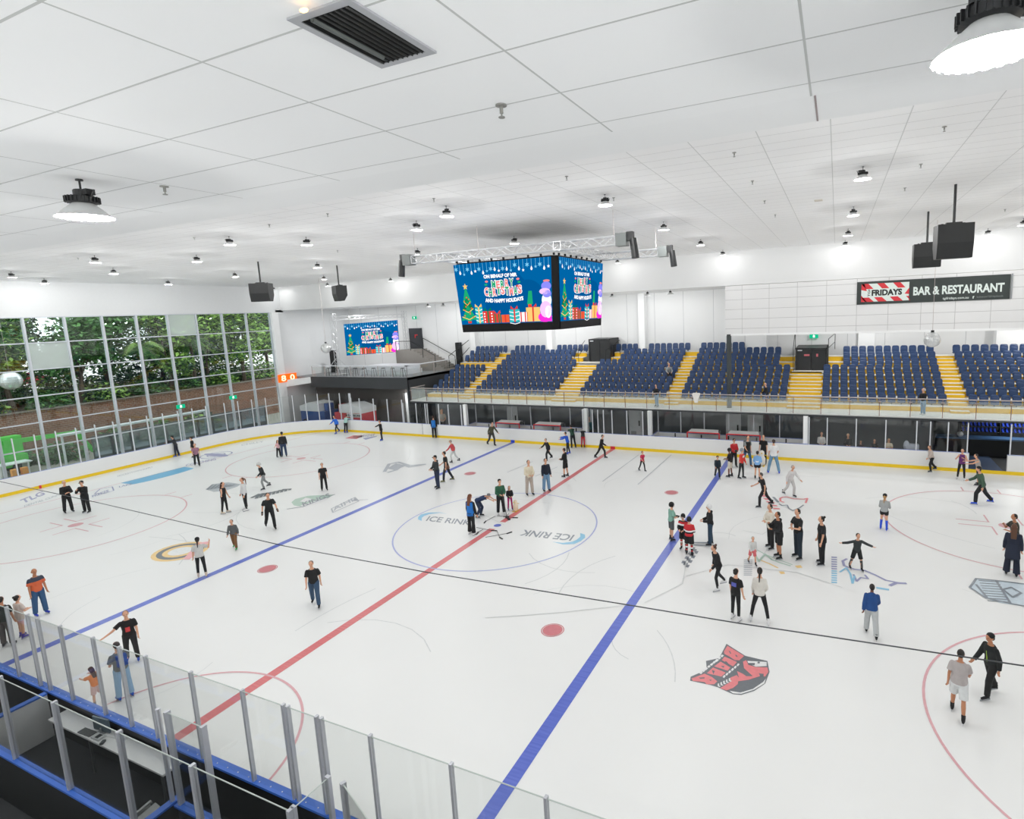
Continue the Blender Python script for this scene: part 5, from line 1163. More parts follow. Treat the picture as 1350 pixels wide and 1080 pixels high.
# low framed balustrade between windows and rink
FD = mat('frame_dark', '55595d', rough=.4); PANEL = glassmat('poster_panel', (.6, .68, .78), refl=.8, base=.16)
for k in range(11):
    y0 = 1.0+1.22*k
    if y0 > 14: break
    root = thing('glazed_screen_panel', (-34.6, y0+.6, 0), 'dark framed low glazed panel outside the windows, %s from the left' % ORD[k], 'panel', 'framed panels outside the windows')
    mb = MB(); x = -34.6
    for a, b in (((y0, .5), (y0+1.2, .58)), ((y0, 1.95), (y0+1.2, 2.05)), ((y0, .5), (y0+.07, 2.0)), ((y0+1.13, .5), (y0+1.2, 2.0))): mb.bb((x-.04, a[0], a[1]), (x+.04, b[0], b[1]))
    mb.bb((x-.05, y0, 0), (x+.05, y0+1.2, .5)); mb.build('frame', FD, root)
    mb = MB(); mb.bb((x-.01, y0+.07, .58), (x+.01, y0+1.13, 1.95)); mb.build('glass_pane', PANEL, root)
mb = MB(); mb.bb((-35.6, -.5, 2.35), (-34.9, 9.5, 2.47)); mb.bb((-35.3, -.4, 0), (-35.2, -.3, 2.4)); mb.bb((-35.3, 9.3, 0), (-35.2, 9.4, 2.4)); o = mb.build('white_canopy', POSTW); tag(o, 'long white canopy rail outside the windows above the framed panels', 'canopy')
root = thing('picnic_table', (-36.5, -2.6, 0), 'white picnic table outside the lower left windows', 'table')
mb = MB(); mb.bb((-37, -3.6, .9), (-36, -1.8, .97)); mb.build('tabletop', POSTW, root)
for yq in (-3.4, -2.0): mb = MB(); mb.bb((-36.9, yq-.04, 0), (-36.1, yq+.04, .9)); mb.build('leg', POSTW, root)
for k, yq in enumerate((-3.0, -2.5)): mb = MB(); mb.bb((-35.6, yq-.15, 0), (-35.3, yq+.15, .7)); o = mb.build('outdoor_seat', mat('seat_orange', 'e59a48')); tag(o, 'small orange outdoor seat by the picnic table, %s' % ('left one' if k == 0 else 'right one'), 'seat')
# ================================================================== people
SKIN = {'l': mat('skin_light', 'd9a588', rough=.5, var=.04), 't': mat('skin_tan', 'b97f5e', rough=.5, var=.04), 'd': mat('skin_brown', '7c5140', rough=.5, var=.04)}
EYE = mat('eye_dark', '26201d', rough=.3); LIP = mat('lips', 'a8605a', rough=.5); BLADE = mat('skate_blade', 'b8bcc2', rough=.25, metal=.8)
def cm(h): return mat('cloth_'+h, h, rough=.8, var=.1, scale=14)
def hm(h): return mat('hair_'+h, h, rough=.55, var=.2, scale=30)
TMP = bpy.data.scenes.new('work')
def remesh(mb, vox, smooth=2):
    me = bpy.data.meshes.new('r'); me.from_pydata([tuple(v) for v in mb.v], [], mb.f); me.update()
    o = bpy.data.objects.new('r', me); TMP.collection.objects.link(o)
    m = o.modifiers.new('r', 'REMESH'); m.mode = 'VOXEL'; m.voxel_size = vox
    if smooth: s = o.modifiers.new('s', 'SMOOTH'); s.factor = .5; s.iterations = smooth
    TMP.view_layers[0].update(); dg = TMP.view_layers[0].depsgraph
    out = bpy.data.meshes.new_from_object(o.evaluated_get(dg)); bpy.data.objects.remove(o); bpy.data.meshes.remove(me)
    out.polygons.foreach_set('use_smooth', [True]*len(out.polygons)); return out
def capsule(mb, p0, p1, r0, r1, n=10):
    p0 = Vector(p0); p1 = Vector(p1)
    mb.cyl(p0, p1, r0, r1, n=n); mb.ell(p0, (r0, r0, r0), n=n); mb.ell(p1, (r1, r1, r1), n=n)
def limb_dir(side, flex, abd):
    f, a = R(flex), R(abd); return Vector((side*math.sin(a), -math.sin(f)*math.cos(a), -math.cos(f)*math.cos(a)))
POSE = {  # leg: (thigh flex, abduct, shin flex); arm: (upper flex, abd, fore flex, fore abd) as L then R ; lean, head turn/pitch
 'stand': dict(L=(3, 4, 0), R=(-2, 4, -5), a=((5, 9, 14, 4), (3, 9, 12, 4)), lean=2),
 'hands': dict(L=(4, 4, 0), R=(-3, 4, -6), a=((12, 9, 78, -28), (12, 9, 82, -28)), lean=3),
 'cross': dict(L=(4, 5, 0), R=(-3, 5, -5), a=((22, 10, 85, -58), (20, 10, 92, -55)), lean=3),
 'face': dict(L=(3, 4, -2), R=(-3, 4, -6), a=((15, 6, 95, -50), (40, 8, 140, -30)), lean=4),
 'glide': dict(L=(22, 4, -8), R=(-14, 6, -42), a=((25, 18, 50, 5), (-22, 16, 5, 8)), lean=14),
 'stride': dict(L=(30, 4, 2), R=(-24, 7, -38), a=((-25, 14, 5, 8), (32, 12, 62, 0)), lean=12),
 'walk': dict(L=(20, 3, 6), R=(-16, 4, -26), a=((-16, 10, 4, 4), (20, 8, 50, -5)), lean=6),
 'wide': dict(L=(4, 14, 0), R=(-4, 14, -6), a=((5, 10, 25, 0), (5, 12, 40, -20)), lean=2),
 'aout': dict(L=(14, 9, -2), R=(-10, 11, -16), a=((10, 62, 10, 66), (10, 78, 10, 88)), lean=8),
 'out1': dict(L=(5, 4, 0), R=(-5, 5, -8), a=((8, 10, 20, 4), (40, 48, 45, 60)), lean=3),
 'reach': dict(L=(5, 4, 0), R=(-5, 5, -10), a=((60, 6, 80, -8), (70, 8, 84, -4)), lean=12),
 'leanb': dict(L=(-2, 4, -14), R=(-8, 5, -18), a=((62, 12, 95, -30), (60, 12, 95, -30)), lean=24),
 'bend': dict(L=(28, 6, -18), R=(20, 8, -26), a=((60, 8, 55, 0), (75, 8, 62, 0)), lean=66),
 'hipb': dict(L=(4, 6, 0), R=(-2, 8, -4), a=((20, 25, 130, -35), (30, 28, 145, -30)), lean=0),
 'raise': dict(L=(5, 4, 0), R=(-3, 5, -8), a=((5, 10, 16, 6), (30, 40, 150, 10)), lean=2),
 'sit': dict(L=(84, 8, 4), R=(80, 8, -4), a=((25, 12, 70, -20), (30, 12, 60, -20)), lean=10),
 'back': dict(L=(3, 5, 0), R=(-2, 5, -5), a=((8, 10, 60, -35), (8, 10, 55, -35)), lean=3),
}
NP = [0]
def person(px, py, hpx, face, pose, label, top='1c1d20', tl='short', bot='1b1c1f', bl='long', shoe='202226', hair='1d1815', hs='short', hat=None, skin='l', child=False, z=0.0, y=None, skates=True, loose=1.0, group=None, at_xy=None, extra=None, hem=0.0, jersey=False, slim=1.0, hatm=None, socks=None):
    NP[0] += 1
    if at_xy: base = Vector((at_xy[0], at_xy[1], z))
    elif y is not None: base = at(px, py, 1, y); base.z = z
    else: base = at(px, py, 2, z)
    depth = (base+Vector((0, 0, .8))-CAM).dot(_F); 
    c = (CAM-base); rz0 = math.atan2(c.x, -c.y)
    H = hpx*depth/FPX*1.02
    if pose == 'bend': H = 1.6
    P = POSE[pose]; kx = 1.12 if child else 1.0
    u = (H-(.06 if skates else .02))/1.75
    if pose in ('stride', 'glide', 'bend', 'leanb', 'aout', 'wide'): u *= {'stride': 1.07, 'glide': 1.06, 'bend': 1, 'leanb': 1.03, 'aout': 1.04, 'wide': 1.03}[pose]
    root = thing('person', tuple(base), label, 'person', group, rz=rz0+R(face))
    far = depth > 34; vox = (.017 if far else .012)*max(.8, min(1.1, u))
    # --- joints in local space, pelvis at the origin first
    th, sh, an = .43*u, .41*u, .075*u
    ln = R(P['lean']); cl, sl = math.cos(ln), math.sin(ln)
    def T(x, yv, zz):
        x, yv, zz = x*u, yv*u, zz*u; return Vector((x, yv*cl - zz*sl, zz*cl + yv*sl))
    legs = {}
    for side, key in ((1, 'L'), (-1, 'R')):
        f, a, s = P[key]; hip = Vector((side*.088*u, 0, -.04*u)); kn = hip+limb_dir(side, f, a)*th; ak = kn+limb_dir(side, s, a*.7)*sh
        legs[side] = (hip, kn, ak)
    low = min(l[2].z for l in legs.values())-an
    off = Vector((0, 0, -low+(.05 if skates else .01)))
    if pose == 'sit': off = Vector((0, 0, .50*u))
    hw = {1: None, -1: None}
    sho = {}
    for side, ar in ((1, P['a'][0]), (-1, P['a'][1])):
        s0 = T(side*.168*slim, .0, .418); uf, ua, ff, fa = ar
        e = s0+limb_dir(side, uf+P['lean']*.3, ua)*.285*u; w = e+limb_dir(side, ff, fa)*.245*u; sho[side] = (s0, e, w, limb_dir(side, ff+8, fa))
    def ring(zz, rx, ry, yo=0, n=14, add=0.0):
        return [T((rx+add)*math.cos(2*PI*k/n), yo+(ry+add)*math.sin(2*PI*k/n), zz)+off for k in range(n)]
    fem = hs in ('long', 'pony', 'bun')
    TR = [(-.10, .125, .09, .01), (-.02, .155*(1.02 if fem else 1), .108, .01), (.05, .15, .105, .005), (.14, .128*(.95 if fem else 1.04), .093, 0), (.27, .152*slim, .108, 0), (.38, .166*slim, .106, .0), (.45, .132*slim, .086, .005), (.485, .09, .07, .005), (.51, .055, .055, 0), (.60, .05, .052, -.01)]
    b = MB(); b.loft([ring(*t) for t in TR])
    hc = T(0, -.02, .70*1.0)+off; hs_ = u*kx
    b.ell(hc+T(0, 0, .01), (.074*hs_, .092*hs_, .1*hs_), n=14); b.ell(T(0, -.045, .645)+off, (.052*hs_, .056*hs_, .06*hs_), n=12)
    b.ell(T(0, -.118*kx, .685)+off, (.012*hs_, .018*hs_, .022*hs_), n=8)
    for s in (1, -1): b.ell(T(s*.076*kx, .0, .69)+off, (.012*hs_, .02*hs_, .032*hs_), n=8)
    for side in (1, -1):
        hip, kn, ak = [p+off for p in legs[side]]
        capsule(b, hip, kn, .082*u, .052*u); capsule(b, kn, kn.lerp(ak, .35), .05*u, .055*u); capsule(b, kn.lerp(ak, .35), ak, .055*u, .036*u)
        toe = ak+Vector((side*.02*u, -.14*u, -.045*u)); capsule(b, ak+Vector((0, .03*u, -.035*u)), toe, .034*u, .026*u)
        s0, e, w, d = sho[side]; s0, e, w = s0+off, e+off, w+off
        capsule(b, s0, e, .05*u, .038*u); capsule(b, e, w, .038*u, .026*u)
        # hand: palm, four unequal bent fingers, thumb off the side
        ax = d.cross(Vector((0, 0, 1))); ax = ax.normalized() if ax.length > .1 else Vector((1, 0, 0)); pn = d.cross(ax).normalized()
        wd = Vector((0, -1, 0))-d*d.dot(Vector((0, -1, 0))); wd = wd.normalized() if wd.length > .2 else ax; nn = d.cross(wd).normalized()*(-side)
        pm = w+d*.045*u
        capsule(b, w+d*.01*u, w+d*.075*u, .026*u, .028*u, 8); capsule(b, w+d*.03*u+wd*.018*u, w+d*.075*u+wd*.022*u, .016*u, .015*u, 8); capsule(b, w+d*.03*u-wd*.018*u, w+d*.07*u-wd*.022*u, .016*u, .014*u, 8)
        for k, L in enumerate((.066, .078, .072, .055)):
            p0 = w+d*.085*u+wd*(.030-.020*k)*u; p1 = p0+(d*.8+nn*.35).normalized()*L*.55*u; p2 = p1+(d*.4+nn*.8).normalized()*L*.45*u
            capsule(b, p0, p1, .0095*u, .009*u, 6); capsule(b, p1, p2, .009*u, .008*u, 6)
        t0 = w+d*.03*u+wd*.026*u; t1 = t0+(wd*.8+d*.6).normalized()*.035*u; capsule(b, t0, t1, .012*u, .011*u, 6); capsule(b, t1, t1+(d*.9+nn*.3).normalized()*.028*u, .011*u, .009*u, 6)
    me = remesh(b, vox); me.materials.append(SKIN[skin]); ob = bpy.data.objects.new('body', me); COL.objects.link(ob); ob.parent = root
    ey = MB()
    for s in (1, -1): ey.ell(T(s*.03*kx, -.103*kx, .712)+off, (.011*hs_, .008*hs_, .008*hs_), n=8)
    ey.build('eyes', EYE, root, local=True); lp = MB(); lp.ell(T(0, -.1*kx, .648)+off, (.022*hs_, .007*hs_, .006*hs_), n=8); lp.build('mouth', LIP, root, local=True)
    # --- top
    g = .016*loose
    if top:
        b = MB(); zb = -.06-hem
        rs = [(zb, .15, .112, .01)] + ([(-.02, .16, .115, .01)] if zb < -.03 else []) + [(.05, .152, .108, .005), (.14, .138, .1, 0), (.27, .156*slim, .111, 0), (.38, .166*slim, .108, 0), (.445, .132*slim, .088, .005), (.488, .085, .068, .005)]
        if hem > .2: rs[0] = (zb, .19, .16, .01)
        b.loft([[T((rx+gt/u)*math.cos(2*PI*k/14), yo+(ry+g/u)*math.sin(2*PI*k/14), zz)+off for k in range(14)] for zz, rx, ry, yo in rs for gt in ((g if zz < .3 else min(g, .018)),)])
        if tl != 'none':
            for side in (1, -1):
                s0, e, w, d = sho[side]; s0, e, w = s0+off, e+off, w+off
                if tl == 'short': gs = min(g, .02); capsule(b, s0, s0.lerp(e, .1), .052*u+gs*.5, .054*u+gs*.7); b.cyl(s0.lerp(e, .05), s0.lerp(e, .7), .054*u+gs*.7, .052*u+gs*1.3, n=12)
                else: gs = min(g, .026); capsule(b, s0, e, .05*u+gs*.7, .042*u+gs); b.cyl(e, e.lerp(w, .97), .042*u+gs, .03*u+gs, n=12)
        if tl == 'hood': b.ell(T(0, .085, .50)+off, (.1*u, .06*u, .055*u), n=10)
        me = remesh(b, vox*1.15); me.materials.append(jersey if jersey else cm(top)); ob = bpy.data.objects.new('jacket' if tl in ('long', 'hood') else 'shirt', me); COL.objects.link(ob); ob.parent = root
    # --- bottoms
    b = MB(); g2 = {'leg': .004, 'slim': .008}.get(bl, .016*loose)
    zt2 = .07
    b.loft([[T((rx+g2/u)*math.cos(2*PI*k/14), yo+(ry+g2/u)*math.sin(2*PI*k/14), zz)+off for k in range(14)] for zz, rx, ry, yo in ((-.10, .13, .095, .01), (-.02, .157, .11, .01), (zt2, .148, .104, .005))])
    for side in (1, -1):
        hip, kn, ak = [p+off for p in legs[side]]
        if bl == 'short': capsule(b, hip, hip.lerp(kn, .5), .086*u+g2, .074*u+g2); b.cyl(hip.lerp(kn, .4), hip.lerp(kn, .92), .078*u+g2, .072*u+g2, n=12)
        elif bl == 'mini': capsule(b, hip, hip.lerp(kn, .3), .088*u+g2, .082*u+g2)
        elif bl == 'flare': capsule(b, hip, kn, .085*u+g2, .055*u+g2); b.cyl(kn, ak, .055*u+g2, .075*u+g2, n=12)
        else: capsule(b, hip, kn, .085*u+g2, .056*u+g2); b.cyl(kn, ak, .058*u+g2, .042*u+g2*1.2, n=12)
    me = remesh(b, vox*1.15); me.materials.append(cm(bot)); ob = bpy.data.objects.new('shorts' if bl in ('short', 'mini') else 'trousers', me); COL.objects.link(ob); ob.parent = root
    # --- footwear
    for side in (1, -1):
        hip, kn, ak = [p+off for p in legs[side]]; b = MB()
        if skates:
            b.cyl(ak+Vector((0, .005, .1*u)), ak+Vector((0, .005*u, -.03*u)), .05*u, .046*u, n=12); capsule(b, ak+Vector((0, .03*u, -.035*u)), ak+Vector((side*.012*u, -.15*u, -.045*u)), .042*u, .034*u)
            b.cyl(ak+Vector((0, .05*u, -.05*u)), ak+Vector((0, .04*u, -.075*u)), .03*u, n=8)
            ob = b.build('skate', cm(shoe), root, smooth=False, local=True); bb = MB(); bb.box(ak+Vector((side*.006*u, -.055*u, -an-.022)), (.007, .30*u, .045)); bl_ = bb.build('skate_blade', BLADE, None, local=True); bl_.parent = ob
        else:
            capsule(b, ak+Vector((0, .03*u, -.04*u)), ak+Vector((side*.012*u, -.15*u, -.05*u)), .042*u, .034*u); b.cyl(ak+Vector((0, 0, .03*u)), ak+Vector((0, 0, -.03*u)), .045*u, n=10); b.build('shoe', cm(shoe), root, local=True)
        if socks:
            b = MB(); b.cyl(kn.lerp(ak, .05), ak+Vector((0, 0, .08*u)), .06*u, .05*u, n=12); b.build('sock', socks, root, local=True)
    # --- hair
    HM = hm(hair)
    if hat != 'helmet' and hs != 'bald':
        b = MB(); b.ell(T(0, .012, .722)+off, (.084*hs_, .094*hs_, .093*hs_), n=14); b.ell(T(0, .045, .68)+off, (.076*hs_, .06*hs_, .075*hs_), n=12)
        if hs == 'long':
            for s in (-1, 0, 1): capsule(b, T(s*.045, .055, .68)+off, T(s*.05, .125, .34)+off, .045*hs_, .028*hs_)
        if hs == 'pony': capsule(b, T(0, .1, .73)+off, T(0, .155, .66)+off, .028*hs_, .03*hs_); capsule(b, T(0, .155, .66)+off, T(.01, .15, .40)+off, .03*hs_, .016*hs_)
        if hs == 'bun': b.ell(T(0, .105, .77)+off, (.045*hs_,)*3, n=10)
        me = remesh(b, vox*.9, 1); me.materials.append(HM); ob = bpy.data.objects.new('hair', me); COL.objects.link(ob); ob.parent = root
    if hat:
        b = MB(); nm = 'helmet' if hat == 'helmet' else 'cap'; mt = hatm or cm('17181a')
        if hat == 'helmet':
            b.ell(T(0, .012, .735)+off, (.098*hs_, .118*hs_, .105*hs_), n=16); b.ell(T(0, .03, .69)+off, (.1*hs_, .1*hs_, .07*hs_), n=14)
            for s in (1, -1): b.ell(T(s*.085*kx, .01, .67)+off, (.018*hs_, .04*hs_, .04*hs_), n=8)
            ob = b.build(nm, mt, root, smooth=True, local=True)
            if hatm is None:
                b = MB()
                for zz in (.72, .69, .66, .63): b.tube([T(s2*.08*kx, -.03-.10*kx*math.sqrt(max(0, 1-s2*s2)), zz)+off for s2 in (-1, -.6, 0, .6, 1)], .004, n=4)
                b.build('face_cage', BLADE, ob, local=True)
        else:
            b.ell(T(0, .01, .745)+off, (.09*hs_, .1*hs_, .082*hs_), n=14)
            if hat == 'cap': b.prism([T(-.055*kx, -.075, .742)+off, T(.055*kx, -.075, .742)+off, T(.04*kx, -.165, .728)+off, T(-.04*kx, -.165, .728)+off], (0, 0, .01*u))
            b.build(nm, mt, root, smooth=True, local=True)
    if extra: extra(root, T, off, u, sho, legs)
    return root
def patch(col, zz, w, h, back=False, name='print'):
    def f(root, T, off, u, sho, legs):
        b = MB(); yv = (.142 if back else -.142); b.loft([[T(x*w/2, yv*(1-.12*abs(x)), zz+s*h/2)+off for x in (-1, -.4, .4, 1)]+[T(x*w/2, yv*(.93-.12*abs(x)), zz+s*h/2)+off for x in (1, .4, -.4, -1)] for s in (-1, 1)]); b.build(name, cm(col), root, local=True)
    return f
def pack(col, name='backpack'):
    def f(root, T, off, u, sho, legs): b = MB(); b.loft([[T(x, yv, zz)+off for x, yv in ((-.12, .12), (.12, .12), (.11, .24), (-.11, .24))] for zz in (.1, .44)]); b.build(name, cm(col), root, local=True)
    return f
def vest(col, col2=None):
    def f(root, T, off, u, sho, legs):
        b = MB(); b.loft([[T((rx+.026)*math.cos(2*PI*k/16), (ry+.026)*math.sin(2*PI*k/16), zz)+off for k in range(16)] for zz, rx, ry in ((-.13, .16, .118), (.05, .152, .108), (.14, .138, .1), (.27, .156, .111), (.40, .165, .108), (.46, .13, .09))]); b.build('vest', cm(col), root, smooth=True, local=True)
    return f
def knot(col):
    def f(root, T, off, u, sho, legs):
        b = MB(); b.loft([[T((.15+e)*math.cos(2*PI*k/16), (.112+e)*math.sin(2*PI*k/16), zz)+off for k in range(16)] for zz, e in ((-.2, .05), (-.05, .035), (.02, .02))]); b.build('tied_shirt', cm(col), root, smooth=True, local=True)
    return f
def gloves(col):
    def f(root, T, off, u, sho, legs):
        for s in (1, -1): s0, e, w, d = sho[s]; b = MB(); capsule(b, w+off-d*.02*u, w+off+d*.1*u, .04*u, .036*u); b.build('glove', cm(col), root, smooth=True, local=True)
    return f
def held(kind):
    def f(root, T, off, u, sho, legs):
        s0, e, w, d = sho[-1]; p = w+off+d*.1*u
        if kind == 'camera':
            b = MB(); b.box(p+Vector((0, -.03, .02)), (.14, .09, .1)); b.cyl(p+Vector((0, -.06, .02)), p+Vector((0, -.16, .02)), .04, n=12); b.build('camera', DK, root, local=True)
        if kind == 'stick':
            b = MB(); b.cyl(p+Vector((.02, 0, .25)), p+Vector((.12, -.35, -p.z+.03)), .014, n=6); b.box(p+Vector((.16, -.42, -p.z+.035)), (.1, .28, .05)); b.build('hockey_stick', DK, root, local=True)
    return f
def both(*fs):
    def f(*a):
        for g in fs: g(*a)
    return f
def stripes(name, cols, w=.09):
    m = mat(name, cols[0], rough=.8, var=0); nt = m.node_tree; b = nt.nodes['Principled BSDF']; tc = [n for n in nt.nodes if n.type == 'TEX_COORD'][0]
    sp = nt.nodes.new('ShaderNodeSeparateXYZ'); nt.links.new(tc.outputs['Object'], sp.inputs[0]); md = nt.nodes.new('ShaderNodeMath'); md.operation = 'DIVIDE'; md.inputs[1].default_value = w*len(cols); nt.links.new(sp.outputs[2], md.inputs[0])
    fr = nt.nodes.new('ShaderNodeMath'); fr.operation = 'FRACT'; nt.links.new(md.outputs[0], fr.inputs[0]); cr = nt.nodes.new('ShaderNodeValToRGB'); cr.color_ramp.interpolation = 'CONSTANT'
    cr.color_ramp.elements[0].color = hexc(cols[0]); cr.color_ramp.elements[1].position = 1/len(cols); cr.color_ramp.elements[1].color = hexc(cols[1])
    for k in range(2, len(cols)): e = cr.color_ramp.elements.new(k/len(cols)); e.color = hexc(cols[k])
    nt.links.new(fr.outputs[0], cr.inputs[0]); nt.links.new(cr.outputs[0], b.inputs['Base Color']); return m
JER = stripes('jersey_stripes', ['c62a33', 'c62a33', 'c62a33', '17181a', 'e8e8e8', 'c62a33'], .06); JERB = stripes('jersey_dark', ['17181a', '17181a', '17181a', 'e8e8e8', 'c62a33', '17181a'], .07); SOCK = stripes('sock_stripes', ['c62a33', '17181a', 'e8e8e8'], .06); NECK = stripes('shirt_orange_reflection', ['3a4152', 'd2663f'], .62)  # the navy shirt's orange band is a glass reflection put into the colour
B0 = '1b1c1e'
person(91, 676, 43, 15, 'cross', 'person in black jacket with grey hair beside a capped person, left end', top='1a1b1d', tl='long', hair='a9aaa8', loose=1.5)
person(115, 676, 43, -35, 'face', 'person in long black coat and cap with a hand at the mouth', top='1a1b1d', tl='long', hat='cap', hem=.1, loose=1.5)
person(233.5, 602, 28, -110, 'reach', 'person in dark grey hoodie leaning a hand on the left boards', top='35383d', tl='hood', bot='252a38', shoe='2a4db5', hat='beanie')
person(256, 603, 27, -80, 'stand', 'black clad person partly hidden behind a girl near the left boards', top=B0, tl='long', hat='beanie')
person(260.5, 615, 31, 0, 'walk', 'girl in mauve top and black tights skating near the left boards', top='9a6f80', tl='short', bot=B0, hs='pony', hair='3a2a22', child=True, extra=None)
person(368, 603, 23, 40, 'out1', 'small girl in pink shirt holding hands with a man in black', top='e7b7bd', tl='short', bot='26272b', hs='long', hair='5a3b2a', child=True)
person(375, 602.5, 33, 180, 'stand', 'man in black jacket and jeans beside a girl in pink', top='1f2023', tl='long', bot='2f3f5c', hat='cap', loose=1.4)
person(349, 645, 35, -70, 'glide', 'skater in dark top and pale helmet gliding left of centre', top='26282b', tl='long', bot='8d9192', bl='slim', hat='helmet', hatm=cm('c9cac8'), child=True)
person(297.5, 677, 42, 60, 'out1', 'woman with long brown hair and sleeveless black top, white skates', top='202226', tl='none', bl='leg', shoe='d9c9b6', hs='long', hair='3b231b', skin='l')
person(325, 673, 44, -70, 'stand', 'woman with brown ponytail in white long sleeved top and black trousers', top='d6d7d9', tl='long', bl='slim', shoe='e6e6e6', hs='pony', hair='6b4531')
person(358, 698, 49, 5, 'glide', 'man in black tee and black gloves skating toward the blue line', top='1c2022', tl='short', shoe='1b1b1d', extra=gloves('1c1d1f'))
person(310.5, 724, 41, -20, 'walk', 'child in grey top and brown trousers with green skates', top='5c5f60', tl='long', bot='7a5636', shoe='3fae5a', child=True, hair='6a5a50')
person(267, 761, 54, 175, 'raise', 'woman in pale tee and black leggings with raised arm near the blue line', top='c9c9c6', tl='short', bl='leg', hs='pony', hair='1a1817', hat='beanie', shoe='d8c7b5')
person(417, 799, 64, -10, 'walk', 'man in black tee and blue jeans skating toward the camera', top='191a1c', tl='short', bot='3a536f', hair='6c5a50', loose=1.3)
person(428, 647, 37, 5, 'stand', 'person in black tee and trousers beyond the left blue line', top='18191b', tl='short', hs='short', hair='3a2a24')
person(55, 811, 64, 20, 'stand', 'bald man in navy shirt with painted orange reflection, blue jeans and blue skates', top='d2663f', tl='short', bot='33567f', shoe='2a3fb5', hs='bald', jersey=NECK, skin='t', loose=1.5)
person(12, 852, 68, 150, 'stand', 'man in black jacket behind the glass at the left edge', top='1f2420', tl='short', bot='4d4745', skin='t', loose=1.4, shoe='2a2a2c')
person(31, 841, 58, 120, 'hands', 'child with black hair in pale floral dress and purple skates', top='cdbfb6', tl='short', bot='c9beb4', bl='mini', hem=.16, hs='bun', shoe='5b50a8', child=True)
person(176, 872, 71, -5, 'out1', 'person in black tee with red print and one arm stretched out', top='1b1a1b', tl='short', bot='232426', extra=patch('d04446', .2, .12, .16), shoe='2a49b0', hair='8a6a55')
person(166, 921, 79, 200, 'hands', 'man in grey tee with blue shoulder bag, light jeans and blue skates', top='6f7375', tl='short', bot='8fb0cf', shoe='2a56c0', hair='3a3432', loose=1.4, extra=pack('2e4f9c', 'shoulder_bag'))
person(131, 930, 54, -150, 'reach', 'brown haired girl in pink and orange top beside the near boards', top='ef8f52', tl='short', bot='e8c9c9', bl='short', hs='long', hair='4b2e2b', child=True, shoe='7a7a80')
person(444.5, 571.5, 23, -50, 'stride', 'person in blue and red jacket with blue skates near the corner boards', top='2f6fd6', tl='long', shoe='2a4fd0', hair='4b3226', loose=1.4, bl='leg')
person(457, 570.5, 23.5, 150, 'leanb', 'person in pale teal top at the boards before the ice resurfacers', top='a8cfc8', tl='long', shoe='2a4fd0', hair='5b4030')
person(503.5, 581, 27, -70, 'out1', 'person all in black with blue skates near the far left boards', top='17181a', tl='long', shoe='2a4fd0', hair='17181a')
person(573, 577.5, 29, 160, 'stand', 'person in blue vest and black trousers standing by the boards gate', top='1d1e20', tl='long', extra=vest('2072c4'), hair='4b3028', hs='bun')
person(598.5, 610, 29, -120, 'glide', 'child in red and white top skating near the left blue line', top='c24a4c', tl='long', bot='c7c9c8', bl='slim', child=True, hair='8a8078')
person(577.5, 644, 44, -60, 'hands', 'man in dark grey hooded jacket and cap, left of the blue line', top='34383a', tl='hood', bot='27324a', hat='cap', loose=1.4)
person(590, 635, 41, -100, 'walk', 'person in black tee with brown shirt tied round the waist', top='1d1e20', tl='short', bot='262a36', shoe='6d6a3a', extra=knot('6b4a3c'))
person(649, 588, 31, 30, 'glide', 'person in camouflage jacket skating at the far end of the blue line', top='4b4a38', tl='long', bot='3a3937', hair='2b2422')
person(723, 607, 29, -60, 'stride', 'skater in black striding near the far boards', top='1c1d1f', tl='long', hair='8b8a88', loose=1.2)
person(749, 599, 30, -100, 'reach', 'person in bright blue jacket reaching toward the left', top='1e56c8', tl='long', bl='slim', shoe='2a4fd0', hair='1e1a18', loose=1.4)
person(755.5, 590.5, 30, 200, 'leanb', 'person in dark green top leaning over the far boards', top='183a2c', tl='short', bot='1a1d24', hair='2a2220')
person(769, 590, 26, 170, 'leanb', 'child in black tee and red socks leaning over the far boards', top='1d1e22', tl='short', bot='b82a33', bl='slim', hair='1b1717', child=True)
person(793, 604.6, 31, 70, 'stride', 'skater in black striding over the far end of the red line', top='191a1c', tl='long', hair='5c5450')
person(847, 621.5, 27.5, 40, 'walk', 'small child in red top and black tights skating alone', top='c0254f', tl='short', bl='leg', hair='3a2a26', child=True)
person(746, 629, 38.5, -120, 'hands', 'person in black jacket and shorts with bare legs and black skates', top='191b1d', tl='hood', bl='short', hair='3a2620', skin='l')
person(698.7, 653, 47, 20, 'hands', 'person in cream sweater and beige trousers with black skates', top='ded4bd', tl='long', bot='b5aaa0', hair='1c1a19', loose=1.6, shoe='1d222c')
person(720.8, 648, 44, 25, 'stand', 'man in navy puffer jacket and light blue jeans', top='1a2233', tl='long', bot='6f93b3', hair='17181a', loose=2.1)
person(661, 678.5, 47.5, 15, 'hands', 'staff member in green and blue jacket holding a hockey stick', top='2d6148', tl='long', shoe='dcdcde', hat='beanie', loose=1.5, extra=both(held('stick'), patch('2072c4', .1, .26, .34, True, 'blue_panel')))
person(673, 673, 33, 10, 'hands', 'small girl in black top and magenta tights beside staff', top='1d1c20', tl='long', bot='b0246e', bl='leg', hs='long', hair='6b4a38', child=True, shoe='26357f')
person(622.5, 705, 54.5, 140, 'stand', 'woman with long brown hair in blue vest and flared black trousers', top='1b1c1e', tl='long', bl='flare', hs='long', hair='6a3b22', shoe='e2e2e4', extra=vest('2072c4'))
person(631, 682, 40, 70, 'bend', 'person in navy top bending down behind the woman in a blue vest', top='1f3157', tl='short', bot='27344f', hair='6e7178')
person(946, 631, 31, 10, 'walk', 'small child in navy top with black cap beside the right blue line', top='1c2a34', tl='long', bot='20242a', hat='beanie', child=True, shoe='6b8a93')
